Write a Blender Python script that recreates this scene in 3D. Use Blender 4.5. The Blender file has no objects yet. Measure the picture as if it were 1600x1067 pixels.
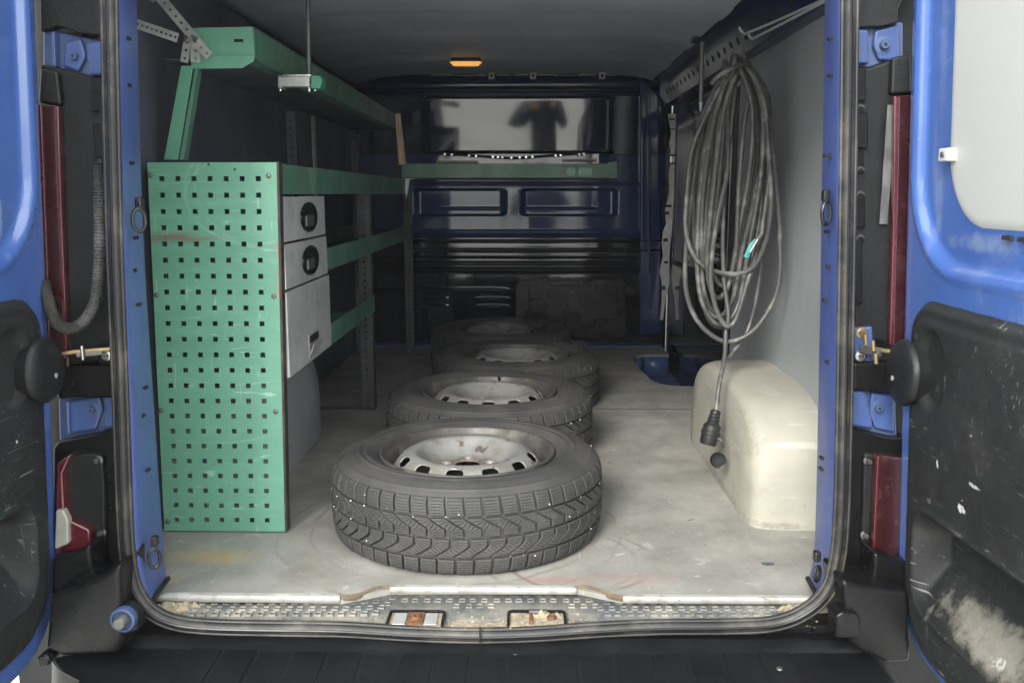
import bpy, bmesh, math, random
from mathutils import Vector, noise
random.seed(7)
R = math.radians
sc = bpy.context.scene
COL = sc.collection

# ------------------------------------------------------------------ camera
F = 1380.0
PITCH = math.atan(230.5 / F)
YAW = math.atan(20 / (F / math.cos(PITCH)))
EYE = 0.845                       # metres above the load floor (z = 0)
cam_d = bpy.data.cameras.new('camera')
cam = bpy.data.objects.new('camera', cam_d)
COL.objects.link(cam)
cam.location = (0, 0, EYE)
cam.rotation_euler = (math.pi / 2 - PITCH, 0, YAW)
cam_d.sensor_width = 36
cam_d.lens = F / 1600 * 36
cam_d.clip_start = 0.02
cam_d.clip_end = 2000
sc.camera = cam

# ------------------------------------------------------------------ light
SUN_EL, SUN_AZ = 31, 202          # azimuth measured from +y towards +x: behind and left of the camera
w = bpy.data.worlds.new("World")
sc.world = w
w.use_nodes = True
nt = w.node_tree
bg = nt.nodes['Background']
sky = nt.nodes.new('ShaderNodeTexSky')
sky.sky_type = 'NISHITA'
sky.sun_disc = False
sky.sun_elevation = R(SUN_EL)
sky.sun_rotation = R(SUN_AZ)
tc = nt.nodes.new('ShaderNodeTexCoord')
nz = nt.nodes.new('ShaderNodeTexNoise')
nz.inputs['Scale'].default_value = 2.2
nz.inputs['Detail'].default_value = 6
rp = nt.nodes.new('ShaderNodeValToRGB')
rp.color_ramp.elements[0].position = 0.25
rp.color_ramp.elements[0].color = (0.72, 0.72, 0.72, 1)
rp.color_ramp.elements[1].position = 0.7
rp.color_ramp.elements[1].color = (0.97, 0.97, 0.97, 1)
mx = nt.nodes.new('ShaderNodeMixRGB')
mx.inputs[2].default_value = (9.2, 9.5, 9.4, 1)          # white cloud cover
nt.links.new(tc.outputs['Generated'], nz.inputs['Vector'])
nt.links.new(nz.outputs['Fac'], rp.inputs['Fac'])
nt.links.new(rp.outputs['Color'], mx.inputs[0])
nt.links.new(sky.outputs[0], mx.inputs[1])
nt.links.new(mx.outputs[0], bg.inputs['Color'])
bg.inputs['Strength'].default_value = 0.13
sd = bpy.data.lights.new('sun', 'SUN')
sd.energy = 1.5
sd.angle = R(22)
sd.color = (1.0, 0.975, 0.93)
sun = bpy.data.objects.new('sun', sd)
COL.objects.link(sun)
el, az = R(SUN_EL), R(SUN_AZ)
sv = Vector((math.sin(az) * math.cos(el), math.cos(az) * math.cos(el), math.sin(el)))
sun.rotation_euler = sv.to_track_quat('Z', 'Y').to_euler()
sc.view_settings.view_transform = 'Standard'
sc.view_settings.look = 'None'
sc.view_settings.gamma = 1
sc.view_settings.exposure = 1.85
sc.cycles.max_bounces = 10
sc.cycles.diffuse_bounces = 6
sc.cycles.glossy_bounces = 6

# ------------------------------------------------------------------ measuring
cp, sp, cy, sy = math.cos(PITCH), math.sin(PITCH), math.cos(YAW), math.sin(YAW)
def at(px, py, x=None, y=None, z=None):
    """point of the photograph (1600 px wide) on a known plane of the van"""
    u, v = (px - 800) / F, -(py - 533.5) / F
    dx, dy, dz = u, cp + v * sp, -sp + v * cp
    d = Vector((dx * cy - dy * sy, dx * sy + dy * cy, dz))
    t = x / d.x if x is not None else (y / d.y if y is not None else (z - EYE) / d.z)
    return Vector((0, 0, EYE)) + d * t

# ------------------------------------------------------------------ materials
def lin(c):
    return tuple(((v / 255) / 12.92 if v <= 10 else ((v / 255 + .055) / 1.055) ** 2.4) for v in c)
def mat(name, col, rough=.5, metal=0, coat=0, var=.12, vscale=6, bump=0, bscale=60, dirt=None, scratch=None,
        spots=None, spec=.5, rvar=.1, stretch=(1, 1, 1), coat_rough=.05, emit=None):
    m = bpy.data.materials.new(name)
    m.use_nodes = True
    n, l = m.node_tree.nodes, m.node_tree.links
    p = n['Principled BSDF']
    p.inputs['Metallic'].default_value = metal
    p.inputs['Coat Weight'].default_value = coat
    p.inputs['Coat Roughness'].default_value = coat_rough
    p.inputs['Specular IOR Level'].default_value = spec
    t = n.new('ShaderNodeTexCoord')
    mp = n.new('ShaderNodeMapping')
    mp.inputs['Scale'].default_value = stretch
    l.new(t.outputs['Object'], mp.inputs['Vector'])
    V = mp.outputs[0]
    def nse(scale, detail=5, rough=.6, vec=None, dist=0):
        q = n.new('ShaderNodeTexNoise')
        q.inputs['Scale'].default_value = scale
        q.inputs['Detail'].default_value = detail
        q.inputs['Roughness'].default_value = rough
        q.inputs['Distortion'].default_value = dist
        l.new(vec or V, q.inputs['Vector'])
        return q.outputs['Fac']
    def ramp(fac, a, b, ca=0., cb=1.):
        q = n.new('ShaderNodeMapRange')
        q.inputs[1].default_value = a
        q.inputs[2].default_value = b
        q.inputs[3].default_value = ca
        q.inputs[4].default_value = cb
        l.new(fac, q.inputs[0])
        return q.outputs[0]
    def mix(fac, a, b, typ='MIX'):
        q = n.new('ShaderNodeMixRGB')
        q.blend_type = typ
        for i, v in ((0, fac), (1, a), (2, b)):
            if hasattr(v, 'links'):
                l.new(v, q.inputs[i])
            elif isinstance(v, (int, float)):
                q.inputs[i].default_value = v
            else:
                q.inputs[i].default_value = (*v, 1)
        return q.outputs[0]
    base = nse(vscale)
    lo = tuple(max(0, c * (1 - var * 1.6)) for c in col)
    hi = tuple(min(1, c * (1 + var * 1.6)) for c in col)
    c = mix(ramp(base, .3, .7), lo, hi)
    fine = nse(vscale * 9, 4)
    c = mix(ramp(fine, .35, .75, 0, var), c, tuple(min(1, v * 1.5 + .01) for v in col))
    if dirt:                       # (colour, scale, threshold, amount)
        f = ramp(nse(dirt[1], 8, .7), dirt[2], dirt[2] + .18, 0, dirt[3])
        c = mix(f, c, dirt[0])
    if spots:                      # small chips
        f = ramp(nse(spots[1], 3, .5), spots[2], spots[2] + .03, 0, spots[3])
        c = mix(f, c, spots[0])
    if scratch:                    # (colour, amount, scale): thin lines in two directions
        for k, (rot, st) in enumerate(((R(25), (1, 1, 14)), (R(-50), (14, 1, 1)), (R(80), (1, 12, 5)))):
            m2 = n.new('ShaderNodeMapping')
            m2.inputs['Rotation'].default_value = (rot * .6, rot, rot)
            m2.inputs['Scale'].default_value = st
            m2.inputs['Location'].default_value = (k * 3.1, k, k * 2.)
            l.new(t.outputs['Object'], m2.inputs['Vector'])
            f = ramp(nse(scratch[2], 3, .5, m2.outputs[0], .6), .66, .70, 0, scratch[1])
            f2 = ramp(nse(3 + k, 2), .45, .6)
            q = n.new('ShaderNodeMath')
            q.operation = 'MULTIPLY'
            l.new(f, q.inputs[0]); l.new(f2, q.inputs[1])
            c = mix(q.outputs[0], c, scratch[0])
    l.new(c, p.inputs['Base Color'])
    l.new(ramp(nse(vscale * 1.7), .3, .7, max(.02, rough - rvar), min(1, rough + rvar)), p.inputs['Roughness'])
    if bump:
        b = n.new('ShaderNodeBump')
        b.inputs['Strength'].default_value = bump
        b.inputs['Distance'].default_value = .004
        l.new(nse(bscale, 5), b.inputs['Height'])
        l.new(b.outputs[0], p.inputs['Normal'])
    if emit:
        p.inputs['Emission Color'].default_value = (*emit[0], 1)
        p.inputs['Emission Strength'].default_value = emit[1]
    m['out'] = 1
    return m
dust = (.30, .28, .23)
M = {}
M['blue'] = mat('blue_paint', (.046, .100, .30), .24, coat=.8, scratch=((.12, .19, .38), .3, 13), var=.08, vscale=3, rvar=.06, spots=((.5, .55, .62), 34, .80, .6), dirt=((.20, .26, .40), 5, .58, .3), spec=.6)
M['blue_dull'] = mat('blue_dusty_paint', (.045, .075, .17), .5, coat=.2, var=.15, vscale=5, dirt=((.08, .10, .15), 6, .5, .6), spots=((.3, .34, .4), 40, .76, .6))
M['hingeb'] = mat('hinge_blue_paint', (.040, .072, .20), .4, coat=.2, var=.15, vscale=6, dirt=((.07, .085, .13), 9, .52, .6), spots=((.3, .33, .38), 40, .76, .6))
M['jamb'] = mat('jamb_blue_paint', (.055, .088, .27), .42, coat=.1, var=.1, vscale=4, dirt=((.13, .16, .24), 7, .58, .4), spots=((.4, .44, .5), 36, .77, .6))
M['navy'] = mat('navy_paint', (.010, .018, .055), .13, coat=0, var=.15, vscale=3, rvar=.03, spec=.55)
M['navyblue'] = mat('navy_blue_paint', (.016, .036, .115), .07, coat=0, var=.12, vscale=3, rvar=.03, spec=.55)
M['navy_gloss'] = mat('navy_gloss_paint', (.012, .018, .045), .06, coat=.55, var=.1, vscale=2, rvar=.02, spec=.8, coat_rough=.035, dirt=((.03, .035, .045), 5, .55, .5))
M['navy_low'] = mat('black_gloss_paint', (.006, .008, .012), .08, coat=0, var=.15, vscale=3, rvar=.02, spec=.6)
M['ceil'] = mat('ceiling_paint', (.50, .52, .61), .5, var=.1, vscale=2.5, rvar=.08, bump=.1, bscale=120, scratch=((.16, .16, .17), .35, 6))  # base raised, lens veil over the ceiling is put into the colour
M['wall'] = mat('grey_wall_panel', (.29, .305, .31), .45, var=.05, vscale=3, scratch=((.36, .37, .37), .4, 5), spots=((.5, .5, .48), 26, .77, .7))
M['darkwall'] = mat('dark_wall_panel', (.085, .090, .115), .55, var=.2, vscale=3, scratch=((.08, .08, .085), .4, 5))  # base lightened to carry lens veil on the left wall
M['blackp'] = mat('black_plastic', (.008, .0085, .009), .42, var=.25, vscale=7, bump=.25, bscale=260, dirt=((.024, .0235, .022), 7, .58, .45), spots=((.2, .2, .19), 46, .78, .5), spec=.28)
M['blackg'] = mat('black_smooth_plastic', (.005, .005, .0055), .3, var=.2, vscale=5, dirt=((.020, .0195, .018), 10, .62, .4), spec=.28)
M['trim'] = mat('scuffed_black_trim', (.0145, .0155, .016), .5, var=.18, vscale=5, bump=.4, bscale=420, dirt=((.05, .049, .044), 8, .54, .5), scratch=((.22, .22, .21), .6, 16), spots=((.42, .42, .40), 95, .76, .9), spec=.28)
M['seal'] = mat('rubber_seal', (.011, .0107, .0105), .5, var=.2, vscale=9, dirt=((.12, .105, .085), 8, .5, .55), rvar=.12)
M['cable'] = mat('cable_rubber', (.048, .048, .046), .5, var=.15, vscale=12, dirt=((.24, .235, .22), 16, .5, .6))
M['ringm'] = mat('dark_ring_steel', (.030, .030, .030), .3, metal=.6, var=.3, vscale=30)
M['plug'] = mat('plug_rubber', (.013, .013, .014), .45, var=.2, vscale=20)
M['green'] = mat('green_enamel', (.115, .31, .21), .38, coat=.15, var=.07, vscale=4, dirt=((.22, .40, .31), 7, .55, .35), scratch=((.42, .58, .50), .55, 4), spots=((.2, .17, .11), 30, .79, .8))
M['green_shade'] = mat('green_enamel_shaded', (.075, .19, .135), .42, var=.12, vscale=5, dirt=((.13, .17, .14), 6, .5, .5), scratch=((.25, .38, .30), .4, 5))  # darker copy of the green enamel, shade on the shelves put into its colour
M['drawer'] = mat('drawer_metal', (.54, .545, .54), .42, metal=.35, var=.1, vscale=5, dirt=((.26, .255, .245), 12, .52, .6), spots=((.06, .055, .05), 60, .70, .8), scratch=((.75, .75, .75), .5, 16))
M['galv'] = mat('galvanised_steel', (.42, .42, .41), .42, metal=.35, var=.15, vscale=18, dirt=((.25, .22, .18), 14, .6, .4))
M['post'] = mat('dull_dark_steel', (.045, .047, .046), .5, metal=.3, var=.2, vscale=14, dirt=((.10, .098, .09), 20, .6, .5))
M['steel'] = mat('dark_steel', (.14, .14, .135), .45, metal=.6, var=.2, vscale=14, dirt=((.28, .26, .22), 20, .6, .5))
M['chrome'] = mat('worn_chrome', (.45, .44, .42), .25, metal=.9, var=.2, vscale=30, dirt=((.15, .10, .06), 18, .6, .5))
M['brass'] = mat('greasy_brass', (.30, .22, .12), .35, metal=.7, var=.3, vscale=40)
M['rust'] = mat('rusty_steel', (.16, .075, .035), .75, metal=.2, var=.4, vscale=50, bump=.5, bscale=200)
M['floor'] = mat('floor_board', (.262, .253, .226), .55, var=.18, vscale=5, bump=.35, bscale=140, dirt=((.175, .165, .145), 7, .52, .5), scratch=((.46, .45, .42), .8, 20), spots=((.11, .10, .085), 24, .71, .65), spec=.4)
M['arch'] = mat('cream_arch_plastic', (.325, .312, .262), .6, var=.07, vscale=5, bump=.15, bscale=160, dirt=((.33, .30, .22), 6, .56, .5), spots=((.20, .17, .13), 24, .75, .6), scratch=((.62, .61, .55), .4, 5), stretch=(1, 1, 1.6))
M['greyarch'] = mat('grey_arch_cover', (.36, .38, .375), .6, var=.06, vscale=5, dirt=((.38, .38, .36), 7, .55, .4))
M['strip'] = mat('white_edge_strip', (.38, .375, .35), .5, var=.07, vscale=12, dirt=((.22, .19, .15), 20, .50, .8), spots=((.08, .075, .065), 44, .68, .8))
M['sillp'] = mat('sill_plate_plastic', (.115, .12, .12), .5, var=.2, vscale=12, bump=.3, bscale=220, dirt=((.30, .28, .235), 9, .42, .85))
M['sand'] = mat('sandy_dirt', (.28, .235, .165), .95, var=.25, vscale=40, bump=.9, bscale=260, dirt=((.13, .095, .06), 22, .52, .7), spots=((.55, .48, .36), 120, .62, .8))
M['bump'] = mat('bumper_plastic', (.006, .0065, .0075), .38, var=.25, vscale=6, bump=.25, bscale=300, dirt=((.018, .0175, .017), 5, .55, .5), spots=((.4, .4, .38), 60, .79, .8), spec=.28)
M['red'] = mat('red_lens', (.060, .006, .010), .12, coat=1, var=.2, vscale=6)
M['redd'] = mat('dark_red_lens', (.022, .005, .006), .25, coat=.25, var=.2, vscale=6, dirt=((.10, .07, .065), 6, .55, .5))
M['lens'] = mat('clear_lens', (.26, .26, .22), .2, coat=.6, var=.15, vscale=16)
M['whitem'] = mat('white_metal', (.45, .45, .43), .4, var=.06)
M['sheet'] = mat('grey_window_sheet', (.34, .345, .335), .55, var=.025, vscale=3, dirt=((.33, .33, .31), 5, .5, .5))
M['wood'] = mat('raw_wood', (.50, .37, .26), .8, var=.2, vscale=10, stretch=(6, 6, .6))
M['woode'] = mat('board_edge', (.12, .088, .058), .85, var=.25, vscale=24, stretch=(1, 1, 1), bump=.4, bscale=90)
M['amber'] = mat('amber_lamp_lens', (.75, .36, .08), .3, coat=.5, var=.1, vscale=30, emit=((1, .50, .12), .22))
M['turq'] = mat('turquoise_cord_tie', (.05, .28, .25), .5, var=.2, vscale=30)
M['ground'] = mat('pale_concrete', (.46, .45, .41), .85, var=.12, vscale=.6, bump=.5, bscale=18, dirt=((.30, .285, .255), 1.2, .5, .6))
M['flange'] = mat('worn_flange', (.035, .028, .022), .6, var=.3, vscale=20, dirt=((.20, .13, .08), 12, .56, .8))
M['hole'] = mat('dark_recess', (.006, .006, .007), .8, var=.1)
M['jacket'] = mat('dark_jacket_cloth', (.018, .019, .024), .85, var=.15)
M['skin'] = mat('skin', (.48, .29, .21), .55, var=.06, vscale=20)
M['hair'] = mat('brown_hair', (.05, .035, .025), .7, var=.2, vscale=60)
M['jeans'] = mat('dark_jeans_cloth', (.02, .025, .04), .9, var=.15)
M['pebble'] = mat('white_grit', (.7, .69, .65), .7, var=.1)
M['rubgreen'] = mat('green_plastic', (.06, .27, .16), .45, var=.1)

# rim: silver with rust near the hub
M['rim'] = mat('silver_wheel_paint', (.27, .268, .255), .42, metal=.3, var=.07, vscale=8, dirt=((.17, .145, .11), 12, .46, .8), spots=((.085, .065, .05), 26, .63, .85))
M['barrel'] = mat('brown_stained_rim', (.070, .066, .060), .5, metal=.3, var=.25, vscale=14, dirt=((.20, .185, .155), 12, .52, .8))

M['tread'] = mat('tyre_rubber', (.042, .0415, .040), .68, var=.12, vscale=7, bump=.3, bscale=300, dirt=((.070, .067, .060), 9, .48, .7), rvar=.08)
M['tyre'] = mat('tyre_sidewall_rubber', (.042, .041, .040), .62, var=.12, vscale=6, bump=.2, bscale=120, dirt=((.078, .073, .066), 5, .46, .75), rvar=.1)

def marks(key, items):
    """stains and scuffs with a place of their own: (centre, radii, colour, amount, noise scale, threshold)"""
    m = M[key]; n, l = m.node_tree.nodes, m.node_tree.links
    p = n['Principled BSDF']; src = p.inputs['Base Color'].links[0].from_socket
    t = n.new('ShaderNodeTexCoord')
    for (c, rad, col, amt, ns, thr) in items:
        mp = n.new('ShaderNodeMapping'); mp.vector_type = 'TEXTURE'
        mp.inputs['Location'].default_value = tuple(c); mp.inputs['Scale'].default_value = rad
        l.new(t.outputs['Object'], mp.inputs['Vector'])
        ln = n.new('ShaderNodeVectorMath'); ln.operation = 'LENGTH'; l.new(mp.outputs[0], ln.inputs[0])
        fal = n.new('ShaderNodeMapRange'); fal.inputs[1].default_value = .3; fal.inputs[2].default_value = 1.0; fal.inputs[3].default_value = .22; fal.inputs[4].default_value = -.35
        l.new(ln.outputs['Value'], fal.inputs[0])
        nn = n.new('ShaderNodeTexNoise'); nn.inputs['Scale'].default_value = ns; nn.inputs['Detail'].default_value = 7; nn.inputs['Roughness'].default_value = .7
        l.new(t.outputs['Object'], nn.inputs['Vector'])
        ad = n.new('ShaderNodeMath'); ad.operation = 'ADD'; l.new(nn.outputs['Fac'], ad.inputs[0]); l.new(fal.outputs[0], ad.inputs[1])
        mr = n.new('ShaderNodeMapRange'); mr.inputs[1].default_value = thr; mr.inputs[2].default_value = thr + (.08 if amt >= .78 else .26); mr.inputs[4].default_value = amt
        l.new(ad.outputs[0], mr.inputs[0])
        x = n.new('ShaderNodeMixRGB'); x.inputs[2].default_value = (*col, 1)
        l.new(mr.outputs[0], x.inputs[0]); l.new(src, x.inputs[1]); src = x.outputs[0]
    l.new(src, p.inputs['Base Color'])

# ------------------------------------------------------------------ mesh helpers
class MB:
    def __init__(s):
        s.v, s.f, s.uv = [], [], None
    def add(s, vs, fs):
        o = len(s.v)
        s.v += [tuple(v) for v in vs]
        s.f += [tuple(i + o for i in f) for f in fs]
        return o
    def box(s, a, b):
        x0, y0, z0 = a; x1, y1, z1 = b
        s.add([(x0, y0, z0), (x1, y0, z0), (x1, y1, z0), (x0, y1, z0), (x0, y0, z1), (x1, y0, z1), (x1, y1, z1), (x0, y1, z1)],
              [(0, 3, 2, 1), (4, 5, 6, 7), (0, 1, 5, 4), (1, 2, 6, 5), (2, 3, 7, 6), (3, 0, 4, 7)])
        return s
    def prism(s, poly, off):       # poly: list of Vector, off: extrusion vector
        n = len(poly)
        s.add([tuple(p) for p in poly] + [tuple(Vector(p) + Vector(off)) for p in poly],
              [tuple(range(n)), tuple(range(2 * n - 1, n - 1, -1))] + [(i, i + n, (i + 1) % n + n, (i + 1) % n) for i in range(n)])
        return s
    def tube(s, pts, r, n=8, closed=False, flat=None, cap=True):
        pts = [Vector(p) for p in pts]
        N = len(pts)
        rr = r if callable(r) else (lambda i: r)
        up = None
        rings = []
        for i, p in enumerate(pts):
            a = pts[(i - 1) % N] if (closed or i) else pts[0]
            b = pts[(i + 1) % N] if (closed or i < N - 1) else pts[-1]
            t = (b - a).normalized()
            if up is None:
                up = Vector((0, 1, 0)) if abs(t.y) < .9 else Vector((0, 0, 1))
            u = (up - t * up.dot(t)).normalized()
            w_ = t.cross(u)
            up = u
            q = rr(i)
            fx = flat or (1, 1)
            rings.append([p + u * math.cos(2 * math.pi * k / n) * q * fx[0] + w_ * math.sin(2 * math.pi * k / n) * q * fx[1] for k in range(n)])
        fs = []
        M_ = N if closed else N - 1
        for i in range(M_):
            j = (i + 1) % N
            for k in range(n):
                fs.append((i * n + k, i * n + (k + 1) % n, j * n + (k + 1) % n, j * n + k))
        if cap and not closed:
            fs.append(tuple(range(n - 1, -1, -1)))
            fs.append(tuple((N - 1) * n + k for k in range(n)))
        s.add([p for r_ in rings for p in r_], fs)
        return s
    def cyl(s, a, b, r, n=16, r2=None):
        r2 = r if r2 is None else r2
        return s.tube([a, b], lambda i: (r, r2)[i], n)
    def lathe(s, prof, n=48, c=(0, 0, 0), axis='z', a0=0):
        vs, fs = [], []
        for k in range(n):
            a = 2 * math.pi * k / n + a0
            for r_, h in prof:
                if axis == 'z':
                    vs.append((c[0] + r_ * math.cos(a), c[1] + r_ * math.sin(a), c[2] + h))
                elif axis == 'y':
                    vs.append((c[0] + r_ * math.cos(a), c[1] + h, c[2] + r_ * math.sin(a)))
                else:
                    vs.append((c[0] + h, c[1] + r_ * math.cos(a), c[2] + r_ * math.sin(a)))
        m = len(prof)
        for k in range(n):
            j = (k + 1) % n
            for i in range(m - 1):
                fs.append((k * m + i, j * m + i, j * m + i + 1, k * m + i + 1))
        s.add(vs, fs)
        return s
def smooth_path(pts, k=6, closed=False):
    pts = [Vector(p) for p in pts]
    out = []
    N = len(pts)
    for i in range(N if closed else N - 1):
        if closed:
            a, b, c, d = pts[i - 1], pts[i], pts[(i + 1) % N], pts[(i + 2) % N]
        else:
            a, b, c, d = pts[max(i - 1, 0)], pts[i], pts[i + 1], pts[min(i + 2, N - 1)]
        for j in range(k):
            t = j / k
            out.append(.5 * ((2 * b) + (c - a) * t + (2 * a - 5 * b + 4 * c - d) * t * t + (3 * b - a - 3 * c + d) * t ** 3))
    if not closed:
        out.append(pts[-1])
    return out
def obj(name, mb, m, parent=None, smooth=True, bev=0, seg=2, kind=None, solid=0, label=None, ang=35, fixn=True):
    me = bpy.data.meshes.new(name)
    me.from_pydata(mb.v, [], mb.f)
    me.materials.append(M[m] if isinstance(m, str) else m)
    if fixn:
        b = bmesh.new(); b.from_mesh(me)
        bmesh.ops.recalc_face_normals(b, faces=b.faces)
        b.to_mesh(me); b.free()
    me.update()
    if smooth:
        me.shade_smooth()
        me.set_sharp_from_angle(angle=R(ang))
    o = bpy.data.objects.new(name, me)
    COL.objects.link(o)
    if parent is not None:
        o.parent = parent
        o.matrix_parent_inverse = Matrix.Translation(-world_loc(parent))
    if solid:
        md = o.modifiers.new('thickness', 'SOLIDIFY'); md.thickness = abs(solid); md.offset = -1 if solid > 0 else 1
    if bev:
        md = o.modifiers.new('bevel', 'BEVEL'); md.width = bev; md.segments = seg; md.limit_method = 'ANGLE'; md.angle_limit = R(30)
        md.harden_normals = True
    if kind:
        o['kind'] = kind
    if label:
        o['label'] = label
    return o
from mathutils import Matrix
def world_loc(o):
    v = Vector(o.location)
    return v if o.parent is None else v + world_loc(o.parent) * 0 + Vector((0, 0, 0)) if False else v
def thing(name, label, cat, loc=(0, 0, 0), group=None):
    o = bpy.data.objects.new(name, None)
    COL.objects.link(o)
    o.location = loc
    o.empty_display_size = .1
    tag(o, label, cat, group)
    return o
def tag(o, label, cat, group=None):
    o['label'] = label; o['category'] = cat
    if group: o['group'] = group
def child(name, mb, m, parent, **k):
    """mesh given in world coordinates, under an Empty (or under a mesh whose origin is the world's)"""
    return obj(name, mb, m, parent, **k)
def slab(name, pts, Y, th, m, parent, bev=.003, **k):
    mb = MB(); mb.prism([at(px, py, y=Y) for px, py in pts], (0, th, 0))
    return obj(name, mb, m, parent, bev=bev, **k)
def rr_sd(u, v, u0, u1, v0, v1, r):
    cu, cv, hu, hv = (u0 + u1) / 2, (v0 + v1) / 2, (u1 - u0) / 2 - r, (v1 - v0) / 2 - r
    a, b = abs(u - cu) - hu, abs(v - cv) - hv
    return math.hypot(max(a, 0), max(b, 0)) + min(max(a, b), 0) - r
def sst(a, b, x):
    t = min(1, max(0, (x - a) / (b - a)))
    return t * t * (3 - 2 * t)
def hfield(O, U, V, N, u0, u1, v0, v1, nu, nv, h, mask=None):
    O, U, V, N = map(Vector, (O, U, V, N))
    mb = MB()
    vs, ins = [], []
    for j in range(nv + 1):
        for i in range(nu + 1):
            u, v = u0 + (u1 - u0) * i / nu, v0 + (v1 - v0) * j / nv
            inside = True
            if mask:
                d = mask(u, v)
                if d > 0:
                    inside = False
                    e = 1e-4
                    gu, gv = (mask(u + e, v) - d) / e, (mask(u, v + e) - d) / e
                    g = math.hypot(gu, gv) or 1
                    u -= d * gu / g; v -= d * gv / g
            ins.append(inside)
            vs.append(O + U * u + V * v + N * h(u, v))
    fs = []
    for j in range(nv):
        for i in range(nu):
            q = (j * (nu + 1) + i, j * (nu + 1) + i + 1, (j + 1) * (nu + 1) + i + 1, (j + 1) * (nu + 1) + i)
            if any(ins[k] for k in q):
                fs.append(q)
    mb.add(vs, fs)
    return mb

# ------------------------------------------------------------------ ground
GZ = -.56
mb = MB(); mb.add([(-600, -600, GZ), (600, -600, GZ), (600, 600, GZ), (-600, 600, GZ)], [(0, 1, 2, 3)])
obj('ground', mb, 'ground', kind='structure')

# ================================================================== THE VAN
van = thing('cargo_van', 'blue cargo van seen from behind with both rear doors open', 'van', (0, 0, 0))
XL, XR, YB, ZC = -.925, .770, 4.95, 1.475
Y0 = 1.80                                   # rear edge of the load floor at the corners

# load floor with the step-well cut-out on the right
well = [(XR, 3.86), (.66, 3.87), (.615, 3.91), (.585, 3.99), (.565, 4.25), (.565, 4.50), (.59, 4.60), (.64, 4.64), (XR, 4.65)]
sl = [at(245, 930, z=0), at(535, 935, z=0), at(575, 928, z=0), at(610, 921, z=0), at(905, 921, z=0), at(940, 928, z=0), at(970, 934, z=0), at(1275, 936, z=0)]
fl = [(XL, sl[0].y)] + [(p.x, p.y) for p in sl] + [(XR, sl[-1].y)] + well + [(XR, 4.86), (XL, 4.86)]
mb = MB(); mb.prism([Vector((x, y, 0)) for x, y in fl], (0, 0, -.012))
fo = obj('load_floor', mb, 'floor', van, smooth=False)
# colour: yellowish stain, reddish marks and arcs on the floor
def floor_extra():
    m = M['floor']; n, l = m.node_tree.nodes, m.node_tree.links
    p = n['Principled BSDF']
    src = p.inputs['Base Color'].links[0].from_socket
    t = n.new('ShaderNodeTexCoord')
    def blob(c, r, col, amt, soft=.6, ring=None):
        nonlocal src
        mp = n.new('ShaderNodeMapping'); mp.vector_type = 'TEXTURE'
        mp.inputs['Location'].default_value = (c[0], c[1], 0)
        mp.inputs['Scale'].default_value = (r[0], r[1], 1)
        l.new(t.outputs['Object'], mp.inputs['Vector'])
        nn = n.new('ShaderNodeTexNoise'); nn.inputs['Scale'].default_value = 9
        l.new(t.outputs['Object'], nn.inputs['Vector'])
        ln = n.new('ShaderNodeVectorMath'); ln.operation = 'LENGTH'
        l.new(mp.outputs[0], ln.inputs[0])
        ad = n.new('ShaderNodeMath'); ad.operation = 'MULTIPLY_ADD'
        ad.inputs[1].default_value = .9 if not ring else .08
        l.new(nn.outputs['Fac'], ad.inputs[0]); l.new(ln.outputs['Value'], ad.inputs[2])
        if ring:
            a = n.new('ShaderNodeMath'); a.operation = 'SUBTRACT'; a.inputs[1].default_value = 1.04
            l.new(ad.outputs[0], a.inputs[0])
            b = n.new('ShaderNodeMath'); b.operation = 'ABSOLUTE'; l.new(a.outputs[0], b.inputs[0])
            mr = n.new('ShaderNodeMapRange'); mr.inputs[1].default_value = 0; mr.inputs[2].default_value = ring
            l.new(b.outputs[0], mr.inputs[0])
            n2 = n.new('ShaderNodeTexNoise'); n2.inputs['Scale'].default_value = 5
            l.new(t.outputs['Object'], n2.inputs['Vector'])
            m3 = n.new('ShaderNodeMapRange'); m3.inputs[1].default_value = .45; m3.inputs[2].default_value = .6
            m3.inputs[4].default_value = amt
            l.new(n2.outputs['Fac'], m3.inputs[0])
            mr.inputs[3].default_value = 1; mr.inputs[4].default_value = 0
            mm = n.new('ShaderNodeMath'); mm.operation = 'MULTIPLY'
            l.new(mr.outputs[0], mm.inputs[0]); l.new(m3.outputs[0], mm.inputs[1])
            fac = mm.outputs[0]
        else:
            mr = n.new('ShaderNodeMapRange'); mr.inputs[1].default_value = .8; mr.inputs[2].default_value = .8 + soft
            mr.inputs[3].default_value = amt; mr.inputs[4].default_value = 0
            l.new(ad.outputs[0], mr.inputs[0])
            fac = mr.outputs[0]
        x = n.new('ShaderNodeMixRGB'); x.inputs[2].default_value = (*col, 1)
        l.new(fac, x.inputs[0]); l.new(src, x.inputs[1])
        src = x.outputs[0]
    q = at(330, 870, z=0); blob((q.x, q.y), (.12, .07), (.42, .29, .10), .55)
    q = at(230, 905, z=0); blob((q.x, q.y), (.10, .05), (.33, .25, .12), .5)
    q = at(1010, 880, z=0); blob((q.x - .15, q.y + .02), (.17, .17), (.10, .085, .07), .7, ring=.05)
    q = at(1010, 880, z=0); blob((q.x - .20, q.y + .02), (.18, .18), (.12, .10, .085), .5, ring=.05)
    q = at(700, 880, z=0); blob((q.x, q.y + .25), (.37, .37), (.16, .12, .10), .6, ring=.02)
    q = at(690, 890, z=0); blob((q.x, q.y + .25), (.43, .42), (.17, .13, .11), .6, ring=.015)
    q = at(870, 905, z=0); blob((q.x, q.y), (.10, .03), (.30, .14, .11), .45)
    q = at(480, 890, z=0); blob((q.x, q.y), (.06, .09), (.20, .18, .15), .5)
    l.new(src, p.inputs['Base Color'])
floor_extra()
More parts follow.
